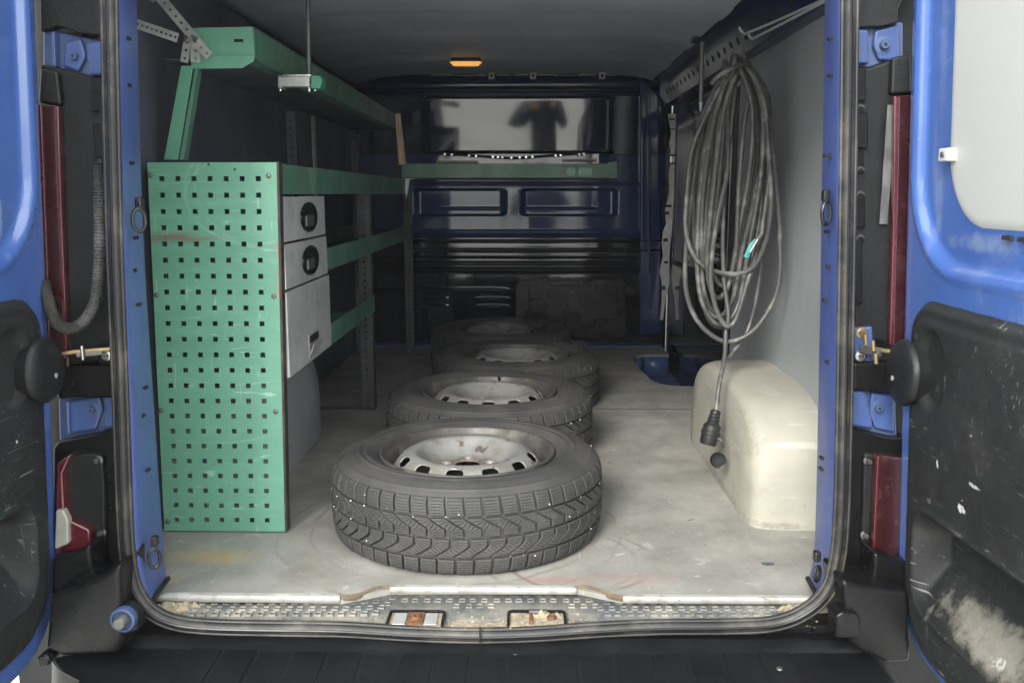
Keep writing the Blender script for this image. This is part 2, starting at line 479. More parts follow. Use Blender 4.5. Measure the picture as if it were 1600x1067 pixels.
marks('floor', [(at(680, 850, z=0), (.5, .14, 1), (.17, .15, .13), .55, 9, .55), (at(1100, 780, z=0), (.3, .3, 1), (.40, .38, .34), .5, 14, .58), (at(1200, 880, z=0), (.03, .02, 1), (.05, .06, .08), .9, 40, .55), (at(990, 905, z=0), (.25, .08, 1), (.33, .22, .19), .35, 7, .5), (at(1050, 700, z=0), (.35, .5, 1), (.19, .18, .16), .5, 7, .56), (at(540, 700, z=0), (.2, .5, 1), (.38, .37, .34), .5, 9, .55)])
# step well: blue tray with dirt
mb = MB(); mb.box((.50, 3.80, -.125), (XR + .05, 4.72, -.12)); obj('step_tray', mb, 'hingeb', van)
wl = [Vector((x, y, -.0125)) for x, y in well]
mb = MB()
for a, b in zip(wl[:-1], wl[1:]):
    o = mb.add([a, b, b + Vector((0, 0, -.107)), a + Vector((0, 0, -.107))], [(0, 1, 2, 3)])
obj('step_wall', mb, 'hingeb', van, solid=.004)
mb = hfield((0, 0, -.119), (1, 0, 0), (0, 1, 0), (0, 0, 1), .60, XR, 3.88, 4.12, 30, 30, lambda u, v: .012 * noise.noise(Vector((u * 20, v * 20, 0))) + .004)
obj('dirt_pile', mb, 'sand', van, kind='stuff')
# blue rim across the front end of the floor
mb = MB(); mb.box((XL, 4.86, -.02), (XR, 4.93, .012)); obj('floor_rim', mb, 'blue_dull', van, bev=.006)
# board joint strip + boards' thin seam in the floor
mb = MB(); mb.box((.20, 3.42, .0006), (XR - .01, 3.428, .0026)); obj('floor_seam', mb, 'steel', van)

# ceiling
mb = hfield((0, 0, ZC), (1, 0, 0), (0, 1, 0), (0, 0, -1), XL, XR, 1.86, YB + .05, 60, 90,
            lambda u, v: .06 * abs((u + .08) / .85) ** 6 + .006 * sst(.35, .8, math.cos((v - 1.9) * 2 * math.pi / .62)) * (1 if v < 4.6 else 0))
obj('ceiling', mb, 'ceil', van, solid=-.02)
# outer skin: roof, sides, underbody so that light only enters at the back
mb = MB(); mb.box((XL - .12, 1.80, ZC + .03), (XR + .12, YB + .4, ZC + .06)); obj('roof', mb, 'blue', van, bev=.02)
mb = MB(); mb.box((XL - .12, 1.86, -.45), (XL - .09, YB + .4, ZC + .028)); obj('side_skin', mb, 'blue', van, bev=.01)
mb = MB(); mb.box((XR + .09, 1.86, -.45), (XR + .12, YB + .4, ZC + .028)); obj('side_skin', mb, 'blue', van, bev=.01)
mb = MB(); mb.box((XL - .088, YB + .37, -.45), (XR + .088, YB + .40, ZC + .028)); obj('cab_wall', mb, 'navy_low', van)
mb = MB(); mb.box((XL - .08, 1.86, -.20), (XR + .08, YB + .36, -.13)); obj('underbody', mb, 'blackp', van)
# inner walls
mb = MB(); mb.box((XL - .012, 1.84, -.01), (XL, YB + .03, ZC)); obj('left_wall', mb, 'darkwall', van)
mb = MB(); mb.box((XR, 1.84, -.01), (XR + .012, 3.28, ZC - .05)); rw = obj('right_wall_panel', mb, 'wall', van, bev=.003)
# edge of the panel and dark corner post behind it
mb = MB(); mb.box((XR - .03, 3.283, -.01), (XR + .03, 3.40, ZC)); obj('slide_door_pillar', mb, 'navy_low', van, bev=.012)
# sliding door, inside face: black lower trim with wavy mouldings, navy upper
def sdh(u, v):
    h = .03 * (1 - sst(.0, .02, -rr_sd(u, v, 3.46, 4.72, .05, .50, .08)))
    h += .02 * sst(0, .015, -rr_sd(u, v, 3.46, 4.72, .56, 1.22, .08))
    return -h
mb = hfield((XR + .0, 0, 0), (0, 1, 0), (0, 0, 1), (-1, 0, 0), 3.40, 4.80, -.12, ZC, 70, 90, sdh)
obj('slide_door_inside', mb, 'navy_low', van)
# roof side rail on the right, with punched slots
mb = MB()
mb.prism([Vector((XR, 0, 1.295)), Vector((XR - .035, 0, 1.305)), Vector((XR - .07, 0, 1.39)), Vector((XR - .10, 0, 1.47)), Vector((XR, 0, 1.47))], (0, 3.0, 0))
for i, v in enumerate(mb.v): mb.v[i] = (v[0], v[1] + 1.86, v[2])
obj('roof_side_rail', mb, 'navy', van, bev=.004)
for px, py, w_ in ((1108, 66, .14), (1085, 130, .16), (1190, 20, .12)):
    q = at(px, py, z=1.43)
    mb = MB(); mb.box((q.x - w_ / 2, q.y - .03, 1.428), (q.x + w_ / 2, q.y + .03, 1.446))
    obj('rail_bracket', mb, 'navy_low', van, bev=.002)
for k in range(26):
    mb = MB()
    y = 2.1 + k * .10
    mb.prism([Vector((XR - .0505, y, 1.340)), Vector((XR - .0505, y + .014, 1.340)), Vector((XR - .0590, y + .014, 1.361)), Vector((XR - .0590, y, 1.361))], (-.0015, 0, -.001))
    obj('rail_slot', mb, 'hole', van, smooth=False)

# wheel arches
def arch(sgn, xw, xi, y0, y1, zt, m, name):
    """box with well rounded shoulders: superellipse heightfield swept from the wall"""
    mb = MB()
    cyy, hy = (y0 + y1) / 2, (y1 - y0) / 2
    nu, nv = 48, 26
    W = abs(xi - xw)
    vs = []
    for j in range(nv + 1):            # j: from wall edge inwards / down
        t = j / nv
        for i in range(nu + 1):        # i: along the arch outline in the y-z plane
            a = math.pi * i / nu
            ca, sa = math.cos(a), math.sin(a)
            e = .58
            yy = (abs(ca) ** e) * (1 if ca > 0 else -1)
            zz = abs(sa) ** e
            # shoulder: the outline shrinks as it nears the inner face
            sh = (1 - t ** 5) ** .2 if t < 1 else 0
            s_ = .72 + .28 * sh
            xx = xw + sgn * W * (t ** .9)
            if t > .90:
                s_ = .72 + .28 * sh
            vs.append((xx, cyy + hy * yy * s_, zt * zz * s_))
        # end
    mb.add(vs, [(j * (nu + 1) + i, j * (nu + 1) + i + 1, (j + 1) * (nu + 1) + i + 1, (j + 1) * (nu + 1) + i) for j in range(nv) for i in range(nu)])
    # inner face cap
    base = nv * (nu + 1)
    mb.f.append(tuple(base + i for i in range(nu + 1)))
    return obj(name, mb, m, van, ang=50)
arch(-1, XR, .575, 2.15, 3.04, .325, 'arch', 'wheel_arch_cover')
arch(1, XL, -.72, 2.15, 3.10, .36, 'greyarch', 'wheel_arch_cover')

# ---------------------------------------------------------------- bulkhead
YBH = 4.93
def zb(py): return at(820, py, y=YBH).z
def xb(px): return at(px, 303, y=YBH).x
def sky_facet(u, v, py, x0, x1, hw=.0034):
    '''a shallow facet shaped to mirror the sky as a bright line'''
    c = zb(py)
    if abs(v - c) > .03: k = -hw if v < c else hw
    else: k = max(-hw, min(hw, v - c))
    al = math.atan((EYE - c) / YBH)
    f = sst(xb(x0) - .01, xb(x0) + .01, u) * (1 - sst(xb(x1) - .01, xb(x1) + .01, u))
    return -math.tan((al + R(9)) / 2) * k * f  # tip angle picked so the facet sends sky to the camera as a glint
def ridge(v, c, w_, h): return h * math.exp(-((v - c) / w_) ** 2)
zu0, zu1 = zb(238), zb(155)
tilt = math.tan(R(5.09))
def h_up(u, v):
    h = .020 + (v - zu0) * tilt
    e = rr_sd(u, v, xb(668), xb(952), zu0, zu1, .02)
    h -= .03 * sst(-.004, .012, e)
    h += .0012 * noise.noise(Vector((u * 3, v * 3, 5)))
    return h
mb = hfield((0, YBH, 0), (1, 0, 0), (0, 0, 1), (0, -1, 0), XL, XR, zu0 - .012, zu1 + .012, 110, 60, h_up)
obj('bulkhead_upper_panel', mb, 'navy_gloss', van, ang=60)
def h_top(u, v):
    return ridge(v, zb(142), .012, .02) + ridge(v, zb(120), .02, .03) + .02 * sst(zb(150), zb(100), v) + ridge(v, zb(150), .006, .008)
mb = hfield((0, YBH, 0), (1, 0, 0), (0, 0, 1), (0, -1, 0), XL, XR, zu1 + .010, ZC + .02, 60, 50, h_top)
obj('bulkhead_header', mb, 'navy', van, ang=60)
def h_mid(u, v):
    h = .01
    for a, b in ((650, 788), (816, 962)):
        e = rr_sd(u, v, xb(a), xb(b), zb(337), zb(296), .02)
        h -= .022 * sst(.006, -.010, e)
    h += ridge(v, zb(326), .006, .007) * (1 if (xb(690) < u < xb(785) or xb(822) < u < xb(930)) else 0)
    h += .028 * sst(zb(362), zb(372), v)
    h += ridge(v, zb(361), .006, .006)
    h += ridge(v, zb(288), .006, .008)
    for c, a, b in ((326, 690, 786), (335, 694, 790), (325, 822, 930), (334, 818, 930), (359, 705, 930), (365, 712, 930), (293, 690, 930)): h += sky_facet(u, v, c, a, b)
    return h
mb = hfield((0, YBH, 0), (1, 0, 0), (0, 0, 1), (0, -1, 0), XL, XR, zb(371), zu0 - .010, 130, 300, h_mid)
obj('bulkhead_middle_panel', mb, 'navyblue', van, ang=60)
def h_low(u, v):
    h = .022
    h += ridge(v, zb(376), .005, .010) + ridge(v, zb(390), .007, .010)
    h += .022 * sst(zb(404), zb(399), v) - .0
    h += ridge(v, zb(411), .008, .014) + ridge(v, zb(421), .010, .022)
    if u < xb(790): h += ridge(v, zb(452), .007, .012)
    for c in (466, 478):
        if xb(664) < u < xb(692) or xb(745) < u < xb(788):
            h += ridge(v, zb(c), .006, .012)
    h -= .02 * sst(zb(430), zb(520), v)
    for c, a, b in ((377, 740, 864), (382, 670, 1020), (390, 682, 926), (393, 690, 926), (410, 655, 1010), (422, 660, 1030), (453, 660, 788), (466, 664, 692), (466, 745, 786), (478, 664, 692), (478, 745, 786)): h += sky_facet(u, v, c, a, b, .0045 if c in (410, 422) else .0032)
    return h
mb = hfield((0, YBH, 0), (1, 0, 0), (0, 0, 1), (0, -1, 0), XL, XR, -.02, zb(371) - .001, 80, 440, h_low)
obj('bulkhead_lower_panel', mb, 'navy_low', van, ang=60)
# V shaped silvery seam under the upper panel
pts = [at(683, 240, y=YBH - .06), at(740, 243, y=YBH - .06), at(800, 247, y=YBH - .06), at(860, 243, y=YBH - .06), at(940, 237, y=YBH - .06)]
mb = MB(); mb.tube(smooth_path(pts, 5), .0065, 6, flat=(1, 1)); obj('seam_moulding', mb, 'navy', van)
for px in (695, 706, 733, 744, 770, 778, 785, 799, 812, 822, 832, 868, 876, 905, 912):
    py = 240 + 7 * (1 - abs(px - 800) / 130)
    q = at(px, py, y=YBH - .068); mb = MB(); mb.box((q.x - .006, q.y - .004, q.z - .006), (q.x + .006, q.y + .004, q.z + .006)); obj('seam_clip', mb, 'chrome', van, bev=.001)
mb = MB(); q = at(682, 253, y=YBH - .07); mb.box((q.x, q.y, q.z - .006), (q.x + .22, q.y + .01, q.z + .006)); obj('label_strip', mb, 'whitem', van, bev=.001); mb = MB(); q = at(880, 251, y=YBH - .07); mb.box((q.x, q.y, q.z - .004), (q.x + .18, q.y + .01, q.z + .008)); obj('label_strip', mb, 'whitem', van, bev=.001)
# clips along the ceiling edge
for a, b in ((672, 705), (746, 760), (776, 796), (805, 826), (838, 870), (905, 932), (946, 962)):
    p, q = at(a, 117, y=YBH - .09), at(b, 118, y=YBH - .09)
    mb = MB(); mb.box((p.x, p.y, p.z - .004), (q.x, p.y + .02, p.z + .004)); obj('header_edge_clip', mb, 'steel', van, bev=.001)
for px in (768, 833, 941):
    q = at(px, 118, y=YBH - .11); mb = MB(); mb.box((q.x - .016, q.y, q.z - .018), (q.x + .016, q.y + .02, q.z + .014)); c = obj('header_clip', mb, 'galv', van, bev=.003)
    mb = MB(); mb.lathe([(0, -.003), (.009, -.003), (.009, .004)], 14, (q.x, q.y - .002, q.z - .002), 'y'); obj('clip_hole', mb, 'hole', c)
# blue-black relay box and ledge on the right of the bulkhead
slab('right_upright', [(1000, 120), (1030, 150), (1036, 520), (1000, 525)], YBH - .05, .04, 'navyblue', van, .012)
slab('right_upright_rib', [(1010, 150), (1016, 150), (1018, 430), (1012, 430)], YBH - .060, .03, 'navy', van, .005)
# grey plastic hatch low on the bulkhead
hatch = slab('access_hatch', [(812, 437), (972, 437), (978, 445), (980, 520), (972, 530), (820, 530), (806, 510), (804, 450)], YBH - .10, .06, 'blackg', van, .010)
slab('hatch_raised_panel', [(826, 446), (966, 446), (966, 500), (930, 500), (930, 514), (842, 514), (826, 500)], YBH - .112, .02, 'blackg', hatch, .006)
for a, b, c, d in ((838, 857, 436, 454), (926, 946, 436, 454)):
    slab('hatch_clip', [(a, c), (b, c), (b, d), (a, d)], YBH - .125, .03, 'blackg', hatch, .003)
for a, b in ((828, 872), (914, 960)):
    slab('hatch_slot', [(a, 466), (b, 466), (b, 469), (a, 469)], YBH - .1135, .004, 'hole', hatch, 0)
slab('hatch_pocket', [(876, 488), (906, 488), (906, 500), (876, 500)], YBH - .1135, .004, 'hole', hatch, 0)
slab('hatch_pocket', [(932, 500), (966, 500), (966, 516), (932, 516)], YBH - .116, .010, 'blackg', hatch, .002)
# latch strip (bright perforated metal) of the sliding door opening
edge = [(1044, 178), (1055, 178), (1055, 192), (1057, 210), (1056, 260), (1057, 285), (1052, 320), (1050, 360), (1046, 400), (1046, 440), (1040, 470), (1036, 500), (1031, 500), (1034, 470), (1034, 440), (1030, 425), (1036, 400), (1034, 380), (1036, 362), (1041, 350), (1039, 330), (1046, 300), (1045, 270), (1050, 250), (1049, 240), (1046, 225), (1049, 210)]
st = slab('latch_strip', edge, 4.66, .012, 'galv', van, .001)
for px, py, w_, h_ in ((1050, 187, 8, 3), (1050, 202, 8, 2), (1051, 243, 9, 3), (1051, 256, 9, 3), (1045, 322, 9, 4), (1042, 333, 7, 5), (1040, 375, 7, 5), (1041, 410, 6, 4), (1037, 450, 5, 6)):
    slab('strip_hole', [(px - w_ / 2, py - h_ / 2), (px + w_ / 2, py - h_ / 2), (px + w_ / 2, py + h_ / 2), (px - w_ / 2, py + h_ / 2)], 4.655, .003, 'hole', st, 0)
# dark column between strip and sliding door
slab('door_column', [(1058, 150), (1090, 120), (1096, 600), (1085, 595), (1060, 560), (1048, 500), (1052, 400)], 4.62, .05, 'navy', van, .01)
# dome lamp
q = at(728, 97, z=ZC - .02)
mb = hfield((q.x, q.y, ZC - .022), (1, 0, 0), (0, 1, 0), (0, 0, -1), -.075, .075, -.028, .028, 30, 20, lambda u, v: .016 * (1 - sst(-.02, 0, rr_sd(u, v, -.075, .075, -.028, .028, .024))), lambda u, v: rr_sd(u, v, -.075, .075, -.028, .028, .024))
dl = obj('dome_lamp', mb, 'amber', van, solid=.002)
mb = MB(); mb.box((q.x - .070, q.y - .024, ZC - .020), (q.x + .070, q.y + .024, ZC - .004)); obj('lamp_housing', mb, 'blackg', dl, bev=.005)

# ---------------------------------------------------------------- rear opening: jambs
def ribbon(name, A, B, YA, YB_, m, k=5, extra=None):
    a = smooth_path([at(px, py, y=YA) for px, py in A], k)
    b = smooth_path([at(px, py, y=YB_) for px, py in B], k)
    rows = [a, b]
    if extra:
        rows = [a, [p + Vector(extra[0]) for p in a], [q_ + Vector(extra[1]) for q_ in b], b][0:1] + [[p.lerp(q_, .12) + Vector(extra[0]) for p, q_ in zip(a, b)], [p.lerp(q_, .88) + Vector(extra[1]) for p, q_ in zip(a, b)], b]
        rows.append([q_ + Vector(extra[2]) for q_ in b])
    mb = MB()
    n = len(a)
    mb.add([p for r_ in rows for p in r_], [(j * n + i, j * n + i + 1, (j + 1) * n + i + 1, (j + 1) * n + i) for j in range(len(rows) - 1) for i in range(n - 1)])
    return obj(name, mb, m, van, solid=.004, ang=28)
ribbon('left_door_jamb', [(180, -90), (184, 100), (189, 300), (195, 450), (203, 600), (209, 750), (213, 850), (221, 905), (236, 945)],
       [(212, -90), (216, 100), (221, 300), (228, 450), (238, 600), (248, 750), (255, 850), (257, 880), (260, 907)], 1.675, 1.86, 'jamb', extra=((.002, 0, 0), (.004, 0, 0), (-.06, .01, 0)))
ribbon('right_door_jamb', [(1315, -90), (1314, 100), (1312, 300), (1311, 450), (1309, 600), (1306, 750), (1302, 850), (1296, 900), (1282, 945)],
       [(1290, -90), (1288, 100), (1284, 300), (1282, 450), (1279, 600), (1276, 750), (1273, 850), (1270, 880), (1263, 905)], 1.675, 1.86, 'jamb', extra=((-.002, 0, 0), (-.004, 0, 0), (.06, .01, 0)))
# header over the opening (out of the frame, closes the shell)
mb = MB(); mb.box((XL - .09, 1.66, 1.33), (XR + .09, 1.90, ZC + .028)); obj('rear_header', mb, 'blue', van, bev=.02)
# lower corner gussets
mb = MB(); mb.tube([at(234, 943, y=1.675), at(247, 924, y=1.74), at(263, 903, y=1.80)], .0055, 8); obj('corner_rubber', mb, 'blackg', van)
mb = MB(); mb.tube([at(1262, 903, y=1.80), at(1272, 922, y=1.74), at(1283, 943, y=1.675)], .0055, 8); obj('corner_rubber', mb, 'blackg', van)
# small holes and studs in the jambs
def jhole(px, py, Y, r=.004):
    q = at(px, py, y=Y); mb = MB(); mb.lathe([(0, -.002), (r, -.002), (r, .01)], 10, q, 'y'); obj('jamb_hole', mb, 'hole', van)
for px, py in ((198, 133), (202, 255), (206, 423), (209, 372), (214, 476), (224, 606), (228, 735), (220, 650), (197, 60)):
    jhole(px + 2, py, 1.745)
for px, py in ((1300, 117), (1299, 243), (1300, 60), (1297, 417), (1295, 362), (1292, 470), (1296, 566), (1287, 716), (1286, 733), (1293, 243)):
    jhole(px - 2, py, 1.745)

# rubber seal round the opening
SP = [(171, -110), (172, 0), (176, 200), (181, 400), (189, 600), (195, 780), (201, 870), (214, 922), (240, 955), (280, 972), (340, 978), (430, 980), (540, 982), (640, 988), (740, 991), (830, 989), (920, 983), (1020, 978), (1130, 977), (1205, 973), (1255, 955), (1291, 922), (1308, 870), (1315, 780), (1319, 600), (1322, 400), (1325, 200), (1327, 0), (1328, -110)]
path = smooth_path([at(px, py, y=1.665) for px, py in SP], 6)
top = []
mb = MB(); mb.tube(path, .0135, 12, flat=(1.3, 1)); seal = obj('door_seal', mb, 'seal', van)
ctr = Vector((-.08, 1.66, .6))
def shifted(d, dy):
    out = []
    for i, p in enumerate(path):
        t = (path[min(i + 1, len(path) - 1)] - path[max(i - 1, 0)]).normalized()
        nrm = t.cross(Vector((0, 1, 0))).normalized()
        if (ctr - p).dot(nrm) < 0: nrm = -nrm
        out.append(p + nrm * d + Vector((0, dy, 0)))
    return out
mb = MB(); mb.tube(shifted(.014, -.006), .0045, 8); obj('seal_lip', mb, 'seal', seal)
mb = MB(); mb.tube(shifted(-.011, -.010), .0035, 8); obj('seal_lip', mb, 'seal', seal)
mb = MB(); mb.tube(shifted(.002, -.0165), .0028, 6); obj('seal_ridge', mb, 'blackg', seal)
q = at(750, 991, y=1.645); mb = MB(); mb.box((q.x - .0012, q.y - .006, q.z - .018), (q.x + .0012, q.y + .004, q.z + .016)); obj('seal_joint', mb, 'hole', seal)

# ---------------------------------------------------------------- sill
ZS = -.014
def srow(pts, z): return [at(px, py, z=z) for px, py in pts]
sx = [(262, 936), (400, 937), (530, 938), (560, 935), (600, 927), (640, 924), (760, 924), (880, 924), (930, 928), (960, 936), (1000, 937), (1120, 937), (1268, 935)]
sn = [(285, 962), (400, 964), (530, 966), (570, 968), (600, 971), (612, 970), (760, 968), (880, 966), (925, 968), (950, 968), (1000, 967), (1120, 965), (1230, 962)]
a, b = srow(sx, ZS), srow(sn, ZS - .006)
mb = MB()
N = len(a)
mb.add(a + b + [p + Vector((0, 0, -.012)) for p in b], [(i, i + 1, N + i + 1, N + i) for i in range(N - 1)] + [(N + i, N + i + 1, 2 * N + i + 1, 2 * N + i) for i in range(N - 1)])
# two cut-outs for strikers are separate recess boxes standing proud
sill = obj('sill_plate', mb, 'sillp', van, solid=.004, ang=20)
# raised square pads on the plate
mb = MB()
def pad(px, py, s_=.0078, hgt=.0020):
    q = at(px, py, z=ZS + .0005)
    f = 0
    o = len(mb.v)
    t = s_ * .62
    a_ = random.uniform(-.12, .12)
    vs = []
    for hh, rr_ in ((-.003, s_), (hgt, s_ * .85), (hgt, t), (.0002, t * .8)):
        for cx_, cy_ in ((-1, -1), (1, -1), (1, 1), (-1, 1)):
            X, Y = cx_ * rr_, cy_ * rr_ * 1.1
            vs.append((q.x + X * math.cos(a_) - Y * math.sin(a_), q.y + X * math.sin(a_) + Y * math.cos(a_), q.z + hh))
    fs = []
    for r_ in range(3):
        for k in range(4):
            fs.append((r_ * 4 + k, r_ * 4 + (k + 1) % 4, r_ * 4 + 4 + (k + 1) % 4, r_ * 4 + 4 + k))
    mb.add(vs, fs)
for k in range(62):
    px = 300 + k * 18
    if px > 1235: break
    for r_ in range(3):
        x_ = px + (7.5 if r_ % 2 else 0) + random.uniform(-1, 1)
        mid = 600 < x_ < 935
        py = (942 + r_ * 8.2) if not mid else (930 + r_ * 8.2)
        if mid and r_ == 2 and (608 < x_ < 698 or 786 < x_ < 890): continue
        if 555 < x_ < 625: py -= (x_ - 555) / 70 * 4
        pad(x_, py)
obj('raised_pad', mb, 'sillp', sill, kind='stuff', smooth=False)
# smooth dark front face of the raised middle
mid_f = srow([(560, 958), (600, 966), (612, 956), (760, 954), (880, 953), (930, 962), (950, 960)], ZS + .001)
# striker recesses
for (x0, x1, m_) in ((611, 695, 0), (795, 882, 1)):
    p, q = at(x0, 953, z=ZS + .004), at(x1, 953, z=ZS + .004)
    pf, qf = at(x0, 975, z=ZS + .004), at(x1, 975, z=ZS + .004)
    mb = MB(); mb.box((p.x, pf.y, ZS - .012), (q.x, p.y, ZS - .0005)); rc = obj('striker_pocket', mb, 'sand', van, bev=.001)
    mb = MB()
    mb.tube([(p.x, pf.y, ZS + .002), (p.x, p.y - .004, ZS + .002), (p.x + .006, p.y, ZS + .002), (q.x - .006, p.y, ZS + .002), (q.x, p.y - .004, ZS + .002), (q.x, pf.y, ZS + .002)], .0035, 8)
    obj('pocket_lip', mb, 'blackg', rc)
    cxs = (p.x + q.x) / 2
    if m_ == 0:
        mb = MB(); mb.box((cxs - .018, pf.y + .004, ZS), (cxs + .016, p.y - .006, ZS + .004)); br = obj('striker_bracket', mb, 'rust', rc, bev=.001)
        mb = MB(); mb.lathe([(0, .001), (.0055, .001), (.0055, .006), (.010, .006), (.010, 0)], 20, (cxs, (p.y + pf.y) / 2, ZS + .003)); obj('striker_bolt', mb, 'rust', rc)
        for s_ in (-1, 1):
            mb = MB(); x_ = cxs + s_ * .032; mb.box((x_ - .014, pf.y + .004, ZS + .0005), (x_ + .012, p.y - .008, ZS + .003)); obj('striker_plate', mb, 'galv', rc, bev=.001)
    else:
        mb = MB(); mb.box((cxs - .016, p.y - .016, ZS), (cxs + .022, p.y - .004, ZS + .010)); obj('latch_catch', mb, 'steel', rc, bev=.002)
        mb = MB(); mb.lathe([(0, .004), (.009, .004), (.010, 0)], 6, (cxs + .030, (p.y + pf.y) / 2, ZS + .004)); obj('striker_bolt', mb, 'rust', rc, smooth=False)
        mb = MB(); mb.tube([(cxs - .012, p.y - .010, ZS + .004), (cxs - .012, pf.y + .006, ZS + .006)], .004, 8); obj('latch_pin', mb, 'rust', rc)
# white edge strips along the floor
for A, B in (((250, 535), (925, 936)), ((611, 900), (913, 923)), ((972, 1268), (928, 938))):
    p, q = at(A[0], B[0], z=.003), at(A[1], B[0], z=.003)
    f0 = at(A[0], B[1], z=-.002)
    mb = MB()
    n_ = 24
    prof = [(0, .0015), (.1, .0045), (.75, .005), (.95, .002), (1, -.008)]
    vs = []
    for i in range(n_ + 1):
        t = i / n_
        x_ = p.x + (q.x - p.x) * t
        e = min(1, min(t, 1 - t) * n_ / 1.5)
        d = (p.y - f0.y) * (1.0)
        for s_, z_ in prof:
            vs.append((x_, p.y - d * s_ - (1 - e) * .006 * (1 - s_), z_ + .0006 * noise.noise(Vector((x_ * 30, s_, 0)))))
    k_ = len(prof)
    mb.add(vs, [(i * k_ + j, i * k_ + j + 1, (i + 1) * k_ + j + 1, (i + 1) * k_ + j) for i in range(n_) for j in range(k_ - 1)])
    obj('edge_strip', mb, 'strip', van, solid=.002)
for pts in ([(533, 934), (555, 932), (575, 925), (590, 920), (614, 919)], [(898, 918), (920, 919), (940, 925), (955, 931), (974, 935)]):
    mb = MB(); mb.tube(smooth_path([at(px, py, z=-.0005) for px, py in pts], 5), .0072, 8, flat=(.7, 1.0)); obj('board_edge', mb, 'woode', van)
# sandy dirt collected in the gutter between plate and seal
gA = [(236, 938), (262, 950), (300, 962), (400, 965), (540, 968), (600, 970), (740, 974), (850, 970), (940, 968), (1100, 966), (1220, 962), (1262, 946), (1284, 930)]
gB = [(238, 955), (275, 968), (320, 976), (400, 978), (540, 980), (640, 986), (740, 989), (850, 986), (940, 980), (1100, 976), (1210, 972), (1262, 955), (1290, 935)]
a = smooth_path(srow([(x, y - 5) for x, y in gA], -.022), 14)
b = smooth_path([Vector((p.x, p.y, -.030)) for p in srow(gB, -.025)], 14)
mb = MB()
rows = 7
vs = []
for j in range(rows):
    for p, q in zip(a, b):
        r_ = p.lerp(q, j / (rows - 1))
        vs.append(r_ + Vector((0, 0, .006 * noise.noise(r_ * 60) + .004 * noise.noise(r_ * 190))))
n_ = len(a)
mb.add(vs, [(j * n_ + i, j * n_ + i + 1, (j + 1) * n_ + i + 1, (j + 1) * n_ + i) for j in range(rows - 1) for i in range(n_ - 1)])
obj('gutter_dirt', mb, 'sand', van, kind='stuff')
# heaps in both corners and grains
for (cx_, cy_, rx, ry) in ((262, 950, .055, .020), (285, 946, .05, .012), (1262, 948, .05, .018), (1240, 952, .04, .012), (850, 962, .045, .010)):
    q = at(cx_, cy_, z=ZS)
    mb = hfield((q.x, q.y, ZS - .004), (1, 0, 0), (0, 1, 0), (0, 0, 1), -rx, rx, -ry, ry, 40, 20,
                lambda u, v: .013 * max(0, 1 - (u / rx) ** 2 - (v / ry) ** 2) ** .6 * (1 + .9 * noise.noise(Vector((u * 90 + cx_, v * 120, 0)))) - .002,
                lambda u, v: (math.hypot(u / rx, v / ry) - 1) * ry)
    obj('dirt_heap', mb, 'sand', van, kind='stuff')
mb = MB()
for k in range(420):
    px = random.choice([random.uniform(238, 1285), random.gauss(275, 25), random.gauss(1245, 25), random.gauss(840, 40), random.uniform(560, 950)])
    py = 953 + random.gauss(6, 7) + (5 if 560 < px < 940 else 0)
    q = at(px, py, z=ZS - .002)
    s_ = random.uniform(.0008, .0022)
    vs = [(q.x + random.uniform(-s_, s_) + dx * s_, q.y + dy * s_, q.z + dz * s_) for dx, dy, dz in ((-1, -1, 0), (1, -1, 0), (0, 1.2, 0), (0, 0, 1.5))]
    mb.add(vs, [(0, 1, 3), (1, 2, 3), (2, 0, 3)])
obj('loose_grit', mb, 'sand', van, kind='stuff', smooth=False)

# ---------------------------------------------------------------- bumper
BZ = -.058
mb = MB()
prof = [(1.705, BZ + .012), (1.672, BZ + .010), (1.660, BZ + .003), (1.655, BZ - .006), (1.50, BZ - .012), (1.44, BZ - .02), (1.41, BZ - .05), (1.40, BZ - .22), (1.46, BZ - .30)]
xa, xz = at(150, 1030, z=BZ).x, at(1385, 1035, z=BZ).x
vs = []
for i in range(61):
    x_ = xa + (xz - xa) * i / 60
    c_ = -.03 * (1 - ((x_ + .085) / .75) ** 2)
    for y_, z_ in prof:
        vs.append((x_, y_ + (c_ if y_ < 1.66 else c_ * .0), z_))
k_ = len(prof)
mb.add(vs, [(i * k_ + j, i * k_ + j + 1, (i + 1) * k_ + j + 1, (i + 1) * k_ + j) for i in range(60) for j in range(k_ - 1)])
bum = obj('bumper', mb, 'bump', van, solid=.004, ang=25)
# shallow raised ribs between fine grooves on the step
n_ = 19
for k in range(n_):
    x0 = xa + .10 + k * (xz - xa - .20) / n_
    x1 = x0 + (xz - xa - .20) / n_ - .0075
    mb = MB(); y_n = 1.455
    mb.box((x0, y_n, BZ - .02), (x1, 1.651 - (.004 if k % 2 else 0), BZ + .0005 - (.0015 if k % 3 == 0 else 0)))
    for i, v in enumerate(mb.v):
        if v[1] < 1.5: mb.v[i] = (v[0], v[1], v[2] - .0075)
    obj('step_rib', mb, 'bump', bum, bev=.0015)
for px, py in ((805, 1023), (1218, 1046), (262, 992), (1264, 994)):
    q = at(px, py, z=BZ - .004); mb = MB(); mb.lathe([(0, .004), (.0055, .004), (.008, 0)], 12, q); obj('bumper_screw', mb, 'steel', bum)
